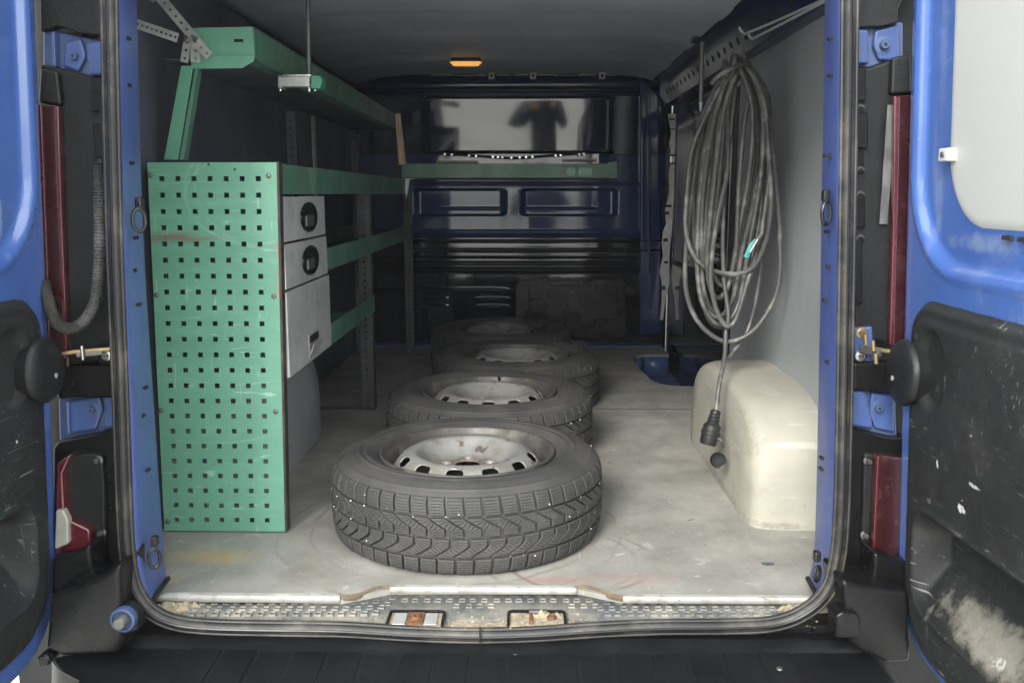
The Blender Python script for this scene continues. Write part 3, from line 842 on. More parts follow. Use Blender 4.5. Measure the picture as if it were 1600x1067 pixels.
# bumper end corners (left and right), light grey edge lip
slab('bumper_corner', [(78, 930), (150, 905), (188, 880), (190, 960), (195, 1000), (185, 1022), (98, 1026), (70, 1016)], 1.60, .12, 'blackg', van, .010)
slab('bumper_corner', [(1315, 905), (1345, 915), (1420, 925), (1424, 1035), (1385, 1037), (1340, 1015), (1325, 1000)], 1.60, .12, 'blackg', van, .010)
ep = smooth_path([at(84, 1030, z=BZ - .005), at(92, 1044, z=BZ - .008), at(112, 1056, z=BZ - .012), at(150, 1075, z=BZ - .02), at(200, 1095, z=BZ - .03)], 5)
mb = MB(); n_ = len(ep)
mb.add(ep + [p + Vector((.10, .05, .006)) for p in ep] + [p + Vector((-.012, -.01, -.16)) for p in ep], [(i, i + 1, n_ + i + 1, n_ + i) for i in range(n_ - 1)] + [(i, i + 1, 2 * n_ + i + 1, 2 * n_ + i) for i in range(n_ - 1)])
obj('bumper_end', mb, 'bump', van, solid=.004)
mb = MB(); mb.tube(ep, .0032, 8); obj('bumper_edge_lip', mb, 'strip', van)
# under-seal body flange
slab('rear_flange', [(200, 985), (300, 984), (560, 990), (740, 996), (940, 990), (1200, 984), (1310, 975), (1310, 1012), (200, 1012)], 1.695, .10, 'blackg', van, .002)

# ---------------------------------------------------------------- rear pillars outside the seal
YP = 1.74
def bolt(px, py, Y, r, m, parent, n=6):
    q = at(px, py, y=Y)
    mb = MB(); mb.lathe([(0, -.009), (r * .8, -.009), (r, -.006), (r, 0), (r * 1.9, .001), (r * 1.9, .004)], 18, q, 'y')
    o = obj('bolt', mb, m, parent)
    mb = MB(); mb.lathe([(0, -.0095), (r * .4, -.0095), (r * .4, -.004)], 6, q, 'y'); obj('bolt_socket', mb, 'hole', o)
    return o
# back plates
mb = MB(); a = at(196, 880, y=1.80).x; mb.box((XL - .20, 1.80, -.45), (a, 1.858, ZC + .028)); obj('left_rear_pillar', mb, 'blackp', van, bev=.004)
mb = MB(); a = at(1318, 880, y=1.80).x; mb.box((a, 1.80, -.45), (XR + .20, 1.858, ZC + .028)); obj('right_rear_pillar', mb, 'blackp', van, bev=.004)
# -- left
slab('upper_pillar_cover', [(60, -60), (162, -60), (162, 56), (120, 52), (90, 40), (62, 50)], YP, .03, 'blackp', van, .004)
pl = slab('hinge_plate', [(66, 44), (162, 64), (164, 125), (66, 128)], YP + .02, .02, 'blue_dull', van, .005)
slab('hinge_leaf', [(100, 66), (126, 60), (134, 88), (122, 112), (98, 104)], YP + .008, .012, 'hingeb', pl, .005)
bolt(117, 89, YP + .008, .008, 'blue_dull', pl)
slab('hinge_tab', [(134, 66), (162, 64), (164, 118), (140, 118), (134, 90)], YP, .02, 'hingeb', pl, .006)
slab('hinge_edge', [(80, 50), (85, 50), (87, 104), (82, 104)], YP, .02, 'hingeb', pl, .002)
ps = slab('pillar_side_cover', [(60, 100), (80, 103), (140, 118), (163, 120), (168, 330), (176, 560), (100, 575), (92, 200), (62, 160)], YP + .004, .04, 'blackp', van, .006)
slab('pillar_side_rib', [(62, 106), (90, 112), (96, 165), (58, 160)], YP - .010, .02, 'blackp', ps, .006)
slab('pillar_block', [(140, 120), (160, 122), (163, 175), (142, 175)], YP - .006, .02, 'blackg', ps, .003)
slab('pillar_block', [(144, 192), (160, 190), (164, 250), (147, 246)], YP - .006, .02, 'blackg', ps, .003)
slab('pillar_block', [(146, 300), (166, 300), (169, 360), (150, 360)], YP - .002, .02, 'blackg', ps, .003)
tl = slab('upper_tail_light', [(56, 161), (93, 165), (97, 300), (103, 450), (108, 575), (66, 575), (60, 400)], YP - .012, .03, 'redd', van, .006)
slab('tail_light_stripe', [(84, 166), (91, 166), (95, 300), (101, 450), (105, 560), (100, 560), (95, 450), (88, 300)], YP - .016, .012, 'red', tl, .002)
slab('tail_light_stripe', [(58, 163), (64, 163), (74, 420), (78, 560), (70, 560), (66, 400)], YP - .016, .012, 'red', tl, .002)
# check strap
slab('check_strap_plate', [(150, 540), (184, 538), (188, 572), (154, 570)], YP - .008, .03, 'blackg', van, .004)
mb = MB(); mb.tube([at(74, 557, y=1.70), at(120, 549, y=1.715), at(172, 545, y=1.73)], .0042, 8); cs = obj('check_strap', mb, 'brass', van)
mb = MB(); mb.tube([at(120, 553, y=1.715), at(160, 549, y=1.73)], .008, 8, flat=(.6, 1)); obj('strap_roller', mb, 'steel', cs)
mb = MB(); mb.cyl(at(128, 540, y=1.71), at(130, 562, y=1.71), .004, 10); obj('strap_pin', mb, 'chrome', cs)
bolt(166, 556, YP - .012, .0055, 'chrome', cs)
slab('pillar_cover_band', [(84, 573), (186, 570), (190, 622), (88, 626)], YP - .012, .04, 'blackg', van, .008)
pl = slab('hinge_plate', [(90, 612), (192, 604), (194, 675), (92, 690)], YP + .02, .02, 'blue_dull', van, .005)
slab('hinge_leaf', [(104, 628), (155, 618), (160, 640), (150, 672), (106, 678)], YP + .008, .014, 'hingeb', pl, .006)
slab('hinge_tab', [(160, 616), (188, 612), (190, 668), (160, 670), (164, 645)], YP, .02, 'hingeb', pl, .008)
bolt(144, 640, YP + .006, .008, 'blue_dull', pl)
mb = MB(); mb.tube([at(106, 628, y=YP), at(108, 676, y=YP)], .003, 8); obj('hinge_edge', mb, 'hingeb', pl)
lc = slab('lower_pillar_cover', [(90, 690), (130, 682), (194, 668), (198, 800), (202, 880), (196, 905), (150, 935), (80, 935), (82, 700)], YP - .006, .05, 'blackg', van, .006)
lp = slab('tail_light_frame', [(96, 716), (140, 708), (160, 712), (164, 760), (166, 850), (150, 862), (130, 852), (100, 860)], YP - .020, .02, 'blackp', lc, .006)
bolt(153, 719, YP - .020, .005, 'steel', lp)
bolt(158, 832, YP - .020, .005, 'steel', lp)
lt = slab('lower_tail_light', [(88, 724), (100, 716), (112, 708), (98, 740), (100, 790), (106, 812), (140, 828), (142, 852), (130, 858), (84, 870)], YP - .045, .03, 'red', van, .006)
slab('reversing_lamp', [(86, 797), (98, 796), (106, 812), (107, 850), (84, 860)], YP - .055, .02, 'lens', lt, .005)
slab('bumper_shoulder', [(80, 872), (110, 868), (140, 850), (146, 900), (120, 935), (80, 932)], 1.66, .08, 'blackg', van, .008)
# round blue plug on bumper corner
q = at(193, 967, y=1.597)
mb = MB(); mb.lathe([(.012, .012), (.024, .010), (.026, .0), (.024, -.006), (.020, -.007), (.018, -.002), (.012, .0)], 28, q, 'y'); g = obj('buffer_ring', mb, 'blue_dull', van)
mb = MB(); mb.lathe([(0, -.022), (.010, -.022), (.013, -.018), (.014, .0), (.018, .004)], 24, q, 'y'); obj('buffer_stud', mb, 'steel', g)
slab('buffer_plate', [(172, 950), (196, 946), (216, 958), (216, 985), (196, 992), (174, 988)], 1.604, .03, 'blackp', van, .005)
# corrugated conduit
cpts = smooth_path([at(154, 254, y=1.715), at(155, 290, y=1.712), at(156, 350, y=1.708), at(155, 420, y=1.70), at(147, 475, y=1.69), at(125, 508, y=1.68), at(100, 512, y=1.675), at(84, 495, y=1.68), at(74, 465, y=1.69), at(68, 440, y=1.70)], 26)
mb = MB(); mb.tube(cpts, lambda i: .0118 if i % 2 else .0094, 12); cnd = obj('corrugated_conduit', mb, 'cable', van, ang=20)
mb = MB(); mb.tube(smooth_path([at(158, 250, y=1.725), at(155, 268, y=1.72), at(155, 305, y=1.712)], 4), .0115, 12); obj('conduit_sleeve', mb, 'blackg', cnd)
# -- right
slab('upper_pillar_cover', [(1336, -60), (1440, -60), (1404, 15), (1404, 36), (1380, 42), (1338, 44)], YP, .03, 'blackp', van, .004)
pl = slab('hinge_plate', [(1334, 40), (1412, 34), (1412, 110), (1336, 108)], YP + .02, .02, 'blue_dull', van, .005)
slab('hinge_leaf', [(1368, 48), (1404, 38), (1406, 96), (1374, 94), (1364, 72)], YP + .008, .012, 'hingeb', pl, .005)
slab('hinge_tab', [(1336, 46), (1358, 46), (1358, 100), (1336, 100)], YP, .02, 'hingeb', pl, .005)
bolt(1381, 71, YP + .006, .009, 'blue_dull', pl)
ps = slab('pillar_side_cover', [(1336, 102), (1358, 104), (1395, 92), (1440, 84), (1440, 300), (1420, 540), (1334, 530)], YP + .004, .04, 'blackp', van, .008)
slab('pillar_side_rib', [(1394, 90), (1425, 84), (1425, 145), (1392, 148)], YP - .012, .02, 'blackp', ps, .006)
for a_, b_, c_, d_ in ((1338, 1354, 106, 158), (1338, 1357, 176, 232), (1336, 1350, 237, 272), (1337, 1352, 300, 356), (1334, 1348, 372, 476)):
    slab('pillar_block', [(a_, c_), (b_, c_), (b_, d_), (a_, d_)], YP - .008, .02, 'blackg', ps, .003)
for py in (165, 262, 300, 368):
    mb = MB(); mb.tube(smooth_path([at(1338, py + 6, y=YP - .006), at(1344, py, y=YP - .012), at(1350, py + 4, y=YP - .006)], 3), .003, 8); obj('wiring_clip', mb, 'steel', ps)
tl = slab('upper_tail_light', [(1399, 150), (1440, 146), (1440, 540), (1392, 540), (1396, 350)], YP - .014, .03, 'redd', van, .006)
slab('tail_light_stripe', [(1397, 150), (1407, 150), (1403, 350), (1398, 540), (1390, 540), (1395, 350)], YP - .019, .012, 'red', tl, .003)
mb = hfield((0, YP - .003, 0), (1, 0, 0), (0, 0, 1), (0, -1, 0), at(1384, 170, y=YP).x, at(1397, 170, y=YP).x, at(1390, 350, y=YP).z, at(1390, 165, y=YP).z, 6, 40,
            lambda u, v: .004 + .002 * noise.noise(Vector((u * 60, v * 25, 3))))
obj('foam_strip', mb, 'steel', ps)
slab('check_strap_plate', [(1334, 512), (1364, 510), (1366, 566), (1336, 564)], YP - .004, .03, 'hingeb', van, .004)
mb = MB(); mb.tube([at(1346, 541, y=1.73), at(1372, 546, y=1.70), at(1394, 550, y=1.68)], .0042, 8); cs = obj('check_strap', mb, 'brass', van)
mb = MB(); mb.tube([at(1346, 546, y=1.725), at(1376, 552, y=1.69)], .008, 8, flat=(.6, 1)); obj('strap_roller', mb, 'steel', cs)
for px, py in ((1364, 540), (1368, 560), (1352, 530)):
    mb = MB(); mb.cyl(at(px, py - 8, y=1.69), at(px + 1, py + 8, y=1.69), .004, 10); obj('strap_pin', mb, 'brass', cs)
bolt(1347, 520, YP - .008, .006, 'brass', cs)
bolt(1346, 556, YP - .008, .006, 'chrome', cs)
slab('pillar_cover_band', [(1332, 566), (1406, 566), (1406, 618), (1332, 610)], YP - .012, .04, 'blackg', van, .008)
pl = slab('hinge_plate', [(1322, 604), (1400, 606), (1402, 690), (1322, 678)], YP + .016, .02, 'blue_dull', van, .005)
slab('hinge_leaf', [(1326, 612), (1352, 608), (1362, 640), (1366, 672), (1330, 666), (1324, 640)], YP, .016, 'hingeb', pl, .008)
slab('hinge_leaf', [(1362, 612), (1398, 618), (1398, 676), (1368, 670), (1358, 642)], YP + .004, .014, 'hingeb', pl, .005)
bolt(1372, 637, YP + .002, .008, 'blue_dull', pl)
lc = slab('lower_pillar_cover', [(1320, 668), (1344, 672), (1394, 684), (1424, 684), (1424, 930), (1400, 940), (1345, 920), (1314, 905), (1318, 780)], YP - .006, .05, 'blackg', van, .006)
bolt(1325, 681, YP - .008, .006, 'blackg', lc)
lp = slab('tail_light_frame', [(1350, 708), (1376, 710), (1374, 866), (1352, 862), (1346, 848)], YP - .020, .02, 'blackp', lc, .006)
bolt(1357, 720, YP - .020, .005, 'steel', lp)
bolt(1352, 836, YP - .020, .005, 'steel', lp)
lt = slab('lower_tail_light', [(1370, 711), (1426, 716), (1426, 880), (1396, 875), (1362, 860)], YP - .040, .03, 'redd', van, .006)
slab('tail_light_stripe', [(1371, 713), (1376, 713), (1369, 860), (1364, 858)], YP - .045, .02, 'red', lt, .002)
slab('bumper_shoulder', [(1366, 862), (1400, 876), (1426, 880), (1426, 940), (1362, 935)], 1.66, .08, 'blackg', van, .008)
slab('small_cover_box', [(1306, 962), (1316, 956), (1340, 958), (1345, 966), (1344, 998), (1306, 998)], 1.585, .05, 'blackg', van, .005)
# hook-and-ring lashing points on the jambs
def ring(px, py, s_, Y, tiltx, m='ringm'):
    q = at(px, py - 18, y=Y)
    mb = MB(); mb.box((q.x - .007, q.y - .006, q.z - .010), (q.x + .007, q.y + .012, q.z + .012)); b_ = obj('lashing_ring_base', mb, m, van, bev=.004)
    c = at(px, py + 8, y=Y - .012)
    pts = []
    for k in range(28):
        a_ = 2 * math.pi * k / 28
        pts.append((c.x + math.cos(a_) * .010 * s_ + tiltx * math.sin(a_), c.y + .006 * math.cos(a_), c.z + math.sin(a_) * .022 * s_))
    mb = MB(); mb.tube(pts, .0038, 8, closed=True); obj('lashing_ring', mb, m, b_)
ring(217, 336, 1, 1.72, 0)
ring(1291, 325, 1, 1.72, 0)
ring(241, 864, .9, 1.70, 0)
ring(1277, 888, .7, 1.70, 0)

# ---------------------------------------------------------------- rear doors
def door(side, xd, label):
    s = -1 if side == 'R' else 1             # normal towards the opening
    N = (s, 0, 0)
    KT = .047
    VV = (s * KT, 0, 1); xd0 = xd; xd = xd - s * KT * .42
    sx_at = lambda z: xd + s * KT * z
    y1, y0 = 1.715, 1.00
    z0, z1 = (-.05 if side == 'R' else -.075), 1.50
    ol = lambda u, v: rr_sd(u, v, y0, y1, z0, z1, .16 if v < .5 else .03)
    wy0, wy1, wz0, wz1 = .40, 1.635, .75, 1.8
    def h(u, v):
        d = ol(u, v)
        hh = -.012 * sst(-.012, 0, d)
        e = rr_sd(u, v, wy0, wy1, wz0, wz1, .13)
        hh -= .016 * sst(.040, .022, e)
        hh += .004 * ridge(e, .046, .006, 1)
        if u < 1.60 and v < .30: hh -= .070 * sst(.004, -.012, rr_sd(u, v - .04 * (1.59 - u), .85, 1.590, .075, .268, .05))
        if math.hypot(u - 1.55, (v - .535) * .8) < .08: hh -= .02
        return hh
    mb = hfield((xd, 0, 0), (0, 1, 0), VV, N, y0, y1, z0, z1, 110, 200, h, ol)
    shell = obj('rear_door', mb, 'blue', van, ang=50, label=label)
    # thickness of the door: a slightly smaller body behind the pressed inner face
    poly = []
    def arc(cy_, cz_, r_, a0, a1):
        for k in range(9):
            a_ = R(a0 + (a1 - a0) * k / 8)
            poly.append((cy_ + r_ * math.cos(a_), cz_ + r_ * math.sin(a_)))
    i_ = .0
    arc(y1 - .16, z0 + .16, .16 - i_, -90, 0); arc(y1 - .03, z1 - .03, .03 - i_, 0, 90); arc(y0 + .03, z1 - .03, .03, 90, 180); arc(y0 + .16, z0 + .16, .16, 180, 270)
    mb = MB(); o1, o2 = xd - s * .0125, xd - s * .085
    n = len(poly)
    mb.add([(o1 + s * KT * b, a, b) for a, b in poly] + [(o2 + s * KT * b, a, b) for a, b in poly], [(i, (i + 1) % n, n + (i + 1) % n, n + i) for i in range(n)] + [tuple(range(n, 2 * n))])
    obj('door_outer_skin', mb, 'blue', shell)
    # sheet fixed over the window
    WE = 1.572
    gl = lambda u, v: rr_sd(u, v, y0 + .03, WE, .79, 1.46, .13)
    mb = hfield((xd, 0, 0), (0, 1, 0), VV, N, y0 + .03, WE, .79, 1.46, 60, 80, lambda u, v: -.0125 - .003 * sst(-.006, 0, gl(u, v)), gl)
    obj('window_sheet', mb, 'sheet', shell, label='light grey sheet closing the window of this door' if side == 'R' else None)
    mb = MB()
    # trim panel with pocket and knob recess
    TE = 1.655 if side == 'R' else 1.668
    tl_ = lambda u, v: rr_sd(u, v, 1.02, TE, -.025, .655, .075 if v > .3 else .13)
    pk = lambda u, v: max(rr_sd(u, v, .90, 1.585, -.02 + .0 * u, .265, .05), 0) if False else rr_sd(u, v - .04 * (1.59 - u), .85, 1.590, .075, .268, .05)
    def ht(u, v):
        hh = .014 * (1 - sst(-.016, 0, tl_(u, v)))
        hh += .005 * (1 - sst(-.040, -.028, tl_(u, v)))
        e = pk(u, v)
        hh += .005 * math.exp(-((e - .005) / .005) ** 2)
        dep = .060 * sst(0.0, -.024, e)
        hh -= dep * min(1, max(.06, (v - .04 * (1.59 - u) - .082) / .085))
        # crescent hollow beside the round cover
        d2 = math.hypot((u - 1.55), (v - .535) * .8)
        hh -= .014 * sst(.062, .045, d2)
        hh += .0008 * noise.noise(Vector((u * 22, v * 22, 1)))
        return hh
    mb = hfield((xd, 0, 0), (0, 1, 0), VV, N, 1.02, TE, -.025, .655, 150, 170, ht, tl_)
    tr = obj('door_trim', mb, 'trim', shell, ang=60)
    # round cover by the hinge
    mb = MB()
    cy_, cz_ = (1.630, .515)
    prof = [(0, .046), (.02, .0465), (.045, .044), (.058, .039), (.062, .034), (.063, .028), (.060, .026), (.056, .0)]
    mb.lathe([(r_, s * h_) for r_, h_ in prof], 48, (sx_at(cz_), cy_, cz_), 'x')
    rc = obj('round_cover', mb, 'blackp', tr)
    mb = MB(); mb.lathe([(0, s * .0475), (.005, s * .0475), (.005, s * .044)], 10, (sx_at(cz_), cy_ + .01, cz_ - .012), 'x'); obj('cover_screw', mb, 'galv', rc)
    return shell
rd = door('R', .744, 'right rear door standing open, grey sheet over its window')
ld = door('L', -.945, 'left rear door standing open, mostly cut off by the frame')
# small white clip and slots on the right door
XD_ = .724
q = at(1480, 242, x=XD_)
mb = MB(); mb.box((XD_ - .007, q.y - .014, q.z - .011), (XD_ + .020, q.y + .018, q.z + .011)); wc = obj('white_clip', mb, 'whitem', rd, bev=.002)
mb = MB(); mb.lathe([(0, -.004), (.005, -.004), (.005, 0)], 10, (XD_ - .0065, q.y, q.z), 'x'); obj('clip_screw', mb, 'steel', wc)
for px, py in ((1574, 372), (1599, 375)):
    q = at(px, py, x=.738); mb = MB(); mb.prism([Vector((.738 + .002, q.y - .014, q.z - .004)), Vector((.738 + .002, q.y + .014, q.z - .003)), Vector((.738 + .002, q.y + .012, q.z + .004)), Vector((.738 + .002, q.y - .012, q.z + .004))], (-.0042, 0, 0)); obj('drain_slot', mb, 'hole', rd)
# door stop buffer under the left door
q = at(72, 1028, y=1.60); mb = MB(); mb.lathe([(0, -.012), (.010, -.012), (.013, -.008), (.013, .03)], 20, q, 'y'); obj('door_buffer', mb, 'blackg', ld)

# ================================================================== WHEELS
def copy_tree(o, parent=None):
    c = o.copy(); COL.objects.link(c); c.parent = parent
    for ch in list(o.children): copy_tree(ch, c)
    return c
def wheel(cx_, cy_, rot, label):
    rot = 0
    root = thing('spare_wheel', label, 'wheel', (cx_, cy_, 0), 'winter wheels lying flat in a row on the van floor')
    RT = .346
    def Rz(z):                     # tread crown
        t = (z - .097) / .093
        return RT - .004 * t * t - .010 * abs(t) ** 6
    # carcass
    top = [(.3300, .1870), (.3250, .1915), (.3200, .1945), (.3165, .1975), (.3150, .1995), (.3120, .1996), (.3085, .2005), (.300, .2045), (.285, .2085), (.276, .2092), (.275, .2104), (.2715, .2104), (.2705, .2092), (.2585, .2075), (.2560, .2088), (.2530, .2070), (.243, .2025), (.234, .1965), (.228, .1930), (.2235, .1900), (.2215, .180)]
    groove = .0100
    tread = [(Rz(z) - groove, z) for z in [.1850 - i * (.178 / 14) for i in range(15)]]
    prof = top[::-1] + tread + [(.30, .002), (.27, .0005), (.24, .008), (.2235, .02)]
    mb = MB(); mb.lathe(prof, 96, (0, 0, 0))
    ty = obj('tyre', mb, 'tyre', None, ang=60); ty.parent = root
    # tread blocks
    NB = 52
    pitch = 2 * math.pi / NB
    rows = [  # z_top, z_bottom, offset function of t (0 top, 1 bottom) in fractions of pitch, sipe kind, phase
        (.1920, .1480, lambda t: .10 * t * t, 0, .0),
        (.1415, .0995, lambda t: (.95 * min(t / .60, 1) ** 1.15), 1, .1),
        (.0930, .0520, lambda t: .95 * (1 - max(0, (t - .35) / .65) ** 1.15), 2, .35),
        (.0455, .0040, lambda t: -.10 * t * t, 0, .55)]
    mb = MB()
    for (za, zb_, off, kind, ph) in rows:
        gap = .17 if kind else .15
        nsp = 6 if kind == 0 else 8          # sipes (thin cuts) in each block
        ns = 6
        slope = {0: .0, 1: -.34, 2: .34}[kind]
        lv = [.03]                            # levels down the block: land, cut, land ...
        for q_ in range(nsp):
            c_ = (q_ + 1) / (nsp + 1)
            lv += [(c_ - .018, 0), (c_ - .006, 1), (c_ + .006, 1), (c_ + .018, 0)]
        lv = [(.03, 0)] + lv[1:] + [(.97, 0)]
        for bi in range(NB):
            jit = random.uniform(-.02, .02)
            base = (bi + ph + jit) * pitch
            wear = random.uniform(0, .0008)
            vs = []
            def vert(s_, t, drop):
                z = za + (zb_ - za) * t
                th = base + pitch * (off(t) + gap / 2 + (1 - gap) * s_)
                r_ = Rz(z)
                if kind == 0:
                    e = (z - .182) / .0085 if z > .182 else ((.012 - z) / .0085 if z < .012 else 0)
                    r_ -= .006 * max(0, e) ** 1.3 * 1.6
                r_ -= drop + wear
                vs.append((r_ * math.cos(th), r_ * math.sin(th), z))
            for (t0, cut) in lv:
                for i in range(ns + 1):
                    s_ = .04 + .92 * i / ns
                    zz = (.016 if i % 2 else -.016) if kind == 0 else (.006 if i % 2 else -.006)
                    edge_ = min(t0, 1 - t0)
                    t = t0 + (slope * (s_ - .5) * min(1, edge_ * 3) + zz) * (1 if .03 < t0 < .97 else 0)
                    t = min(.965, max(.035, t)) if .03 < t0 < .97 else t0
                    open_ = 1 if (0 < i < ns) else 0
                    vert(s_, t, .0026 * cut * open_)
            W_ = ns + 1; H_ = len(lv)
            fs = [(j * W_ + i, j * W_ + i + 1, (j + 1) * W_ + i + 1, (j + 1) * W_ + i) for j in range(H_ - 1) for i in range(ns)]
            bd = [(0, i) for i in range(W_)] + [(j, ns) for j in range(1, H_)] + [(H_ - 1, i) for i in range(ns - 1, -1, -1)] + [(j, 0) for j in range(H_ - 2, 0, -1)]
            o1 = len(vs)
            for (j, i) in bd: vert(i / ns, (lv[j][0] - .03) / .94, .0014)
            o2 = len(vs)
            for (j, i) in bd: vert(i / ns, (lv[j][0] - .03) / .94, groove + .001)
            nb_ = len(bd)
            for k in range(nb_):
                k2 = (k + 1) % nb_
                fs.append((bd[k][0] * W_ + bd[k][1], bd[k2][0] * W_ + bd[k2][1], o1 + k2, o1 + k))
                fs.append((o1 + k, o1 + k2, o2 + k2, o2 + k))
            mb.add(vs, fs)
    tb = obj('tread', mb, 'tread', None, ang=25)
    tb.parent = root
    # rim barrel and lip
    lip = [(.2215, .178), (.2235, .192), (.2245, .1985), (.2225, .2010), (.2185, .2005), (.2150, .1960), (.2130, .1850), (.2085, .1790), (.2040, .1760), (.2020, .160), (.1990, .135), (.1920, .110), (.1900, .03), (.215, .015), (.2215, .012)]
    mb = MB(); mb.lathe(lip, 96); b_ = obj('rim_barrel', mb, 'barrel', None, ang=60); b_.parent = root
    # pressed disc with twelve vent holes
    dp = [(.2015, .140), (.1990, .146), (.192, .157), (.184, .168), (.176, .1775), (.168, .1855), (.160, .1915), (.152, .1955), (.144, .1980), (.137, .1985), (.129, .1970), (.122, .190), (.113, .180), (.102, .169), (.092, .161), (.085, .157), (.075, .155), (.060, .155), (.048, .155), (.040, .155), (.037, .1555), (.034, .159), (.032, .159)]
    # refine
    pr = []
    for a, b in zip(dp[:-1], dp[1:]):
        k_ = max(1, int((a[0] - b[0]) / .0032))
        for i in range(k_):
            pr.append((a[0] + (b[0] - a[0]) * i / k_, a[1] + (b[1] - a[1]) * i / k_))
    pr.append(dp[-1])
    NS = 288
    mb = MB(); vs = []; ins = []
    for k in range(NS):
        a0 = 2 * math.pi * k / NS
        for r_, z in pr:
            a_ = a0
            hole = False
            kk = round(a_ / (math.pi / 6)); ac = kk * math.pi / 6
            du, dv = (a_ - ac) * .166, r_ - .1665
            dz = 0
            q_ = ((abs(du) / .0205) ** 2.6 + (abs(dv) / .0115) ** 2.6) ** (1 / 2.6)
            if q_ < 1:
                hole = True
                a_ = ac + du / max(q_, .15) / .166
                r2 = .1665 + dv / max(q_, .15)
                # z on profile
                for (ra, za_), (rb, zb2) in zip(dp[:-1], dp[1:]):
                    if ra >= r2 >= rb: z = za_ + (zb2 - za_) * (ra - r2) / (ra - rb)
                r_ = r2
            # five nut seats round the hub
            for j in range(5):
                an = j * 2 * math.pi / 5 + .3
                dd = math.hypot(r_ * math.cos(a_) - .060 * math.cos(an), r_ * math.sin(a_) - .060 * math.sin(an))
                z -= .006 * sst(.012, .007, dd)
                z += .004 * math.exp(-((dd - .016) / .004) ** 2)
            # shallow embossing around every hole
            if 1 <= q_ < 1.5: z += .0015 * (1 - (q_ - 1) / .5)
            vs.append((r_ * math.cos(a_ + rot), r_ * math.sin(a_ + rot), z)); ins.append(hole)
    m_ = len(pr); fs = []
    for k in range(NS):
        j = (k + 1) % NS
        for i in range(m_ - 1):
            q_ = (k * m_ + i, j * m_ + i, j * m_ + i + 1, k * m_ + i + 1)
            if not all(ins[t] for t in q_): fs.append(q_)
    mb.add(vs, fs)
    d_ = obj('wheel_disc', mb, 'rim', None, ang=50, solid=.003); d_.parent = root
    mb = MB(); mb.tube([(.204 * math.cos(rot + .9), .204 * math.sin(rot + .9), .178), (.196 * math.cos(rot + .9), .196 * math.sin(rot + .9), .204)], .004, 8)
    v_ = obj('valve', mb, 'plug', None); v_.parent = root
    # grit stuck in the tread
    mb = MB()
    for k in range(46):
        a_ = random.uniform(0, 2 * math.pi); z = random.choice([.144, .096, .049, random.uniform(.02, .19), random.uniform(.02, .19)]) + random.uniform(-.004, .004)
        r_ = Rz(z) - .0005; s_ = random.uniform(.0011, .0025)
        c = Vector((r_ * math.cos(a_), r_ * math.sin(a_), z))
        pts = [c + Vector((random.uniform(-1, 1), random.uniform(-1, 1), random.uniform(-1, 1))).normalized() * s_ for _ in range(8)]
        mb.add([c + Vector(d) * s_ for d in ((1, .2, 0), (-1, .1, .3), (0, 1, -.2), (.1, -1, 0), (.2, 0, 1), (0, .3, -1))], [(0, 2, 4), (2, 1, 4), (1, 3, 4), (3, 0, 4), (2, 0, 5), (1, 2, 5), (3, 1, 5), (0, 3, 5)])
    g_ = obj('stuck_grit', mb, 'pebble', None, kind='stuff', smooth=False); g_.parent = root
    return root
WY = (2.188, 2.890, 3.585, 4.280)
WX = [at(px, py, y=y).x for px, py, y in ((731, 760, WY[0]), (765, 650, WY[1]), (806, 590, WY[2]), (783, 540, WY[3]))]
wl_ = ['winter tyre on silver steel wheel, nearest the sill, grit in its tread', 'second wheel from the sill, rusty flaked rim, partly behind the nearest', 'third wheel from the sill, dusky grey disc, sits furthest right in the row', 'farthest wheel of the row, in shade beside the black bulkhead hatch']
first = wheel(0, 0, 0, wl_[0])
for i in range(4):
    o_ = first if i == 0 else copy_tree(first)
    o_['label'] = wl_[i]
    o_.location = (WX[i], WY[i], 0)
    o_.rotation_euler = (0, 0, R((-67, 31, 95, 160)[i]))

# ================================================================== SHELVING
shelf = thing('shelving_unit', 'green perforated metal shelving with grey drawers along the left wall', 'shelving', (-.75, 2.12, 0))
def part(name, mb, m, parent=None, **k):
    return obj(name, mb, m, parent or shelf, **k)
def reparent_fix():
    pass
# perforated end panel
YPn = 2.115
tlc, trc, blc, brc = at(230, 254, y=YPn), at(432, 254, y=YPn), at(257, 833, y=YPn), at(448, 834, y=YPn)
def pp(px, py): return at(px, py, y=YPn)
ncol, nrow = 7, 23
xl, xr = pp(230, 254).x, pp(432, 254).x
c0, c6 = pp(253, 279).x, pp(404, 279).x
zr0, zr22 = pp(330, 279.5).z, pp(345, 812).z
hs = .0059
xs = [xl]
for i in range(ncol):
    c = c0 + (c6 - c0) * i / 6; xs += [c - hs, c + hs]
xs.append(xr)
zt = tlc.z; zs = [zt]
for i in range(nrow):
    c = zr0 + (zr22 - zr0) * i / 22; zs += [c + hs, c - hs]
zs.append(.004)
mb = MB()
W_ = len(xs)
mb.add([(x, YPn + .0015 * noise.noise(Vector((x * 4, z * 4, 0))), z) for z in zs for x in xs],
       [(j * W_ + i, j * W_ + i + 1, (j + 1) * W_ + i + 1, (j + 1) * W_ + i) for j in range(len(zs) - 1) for i in range(W_ - 1) if not (j % 2 == 1 and i % 2 == 1)])
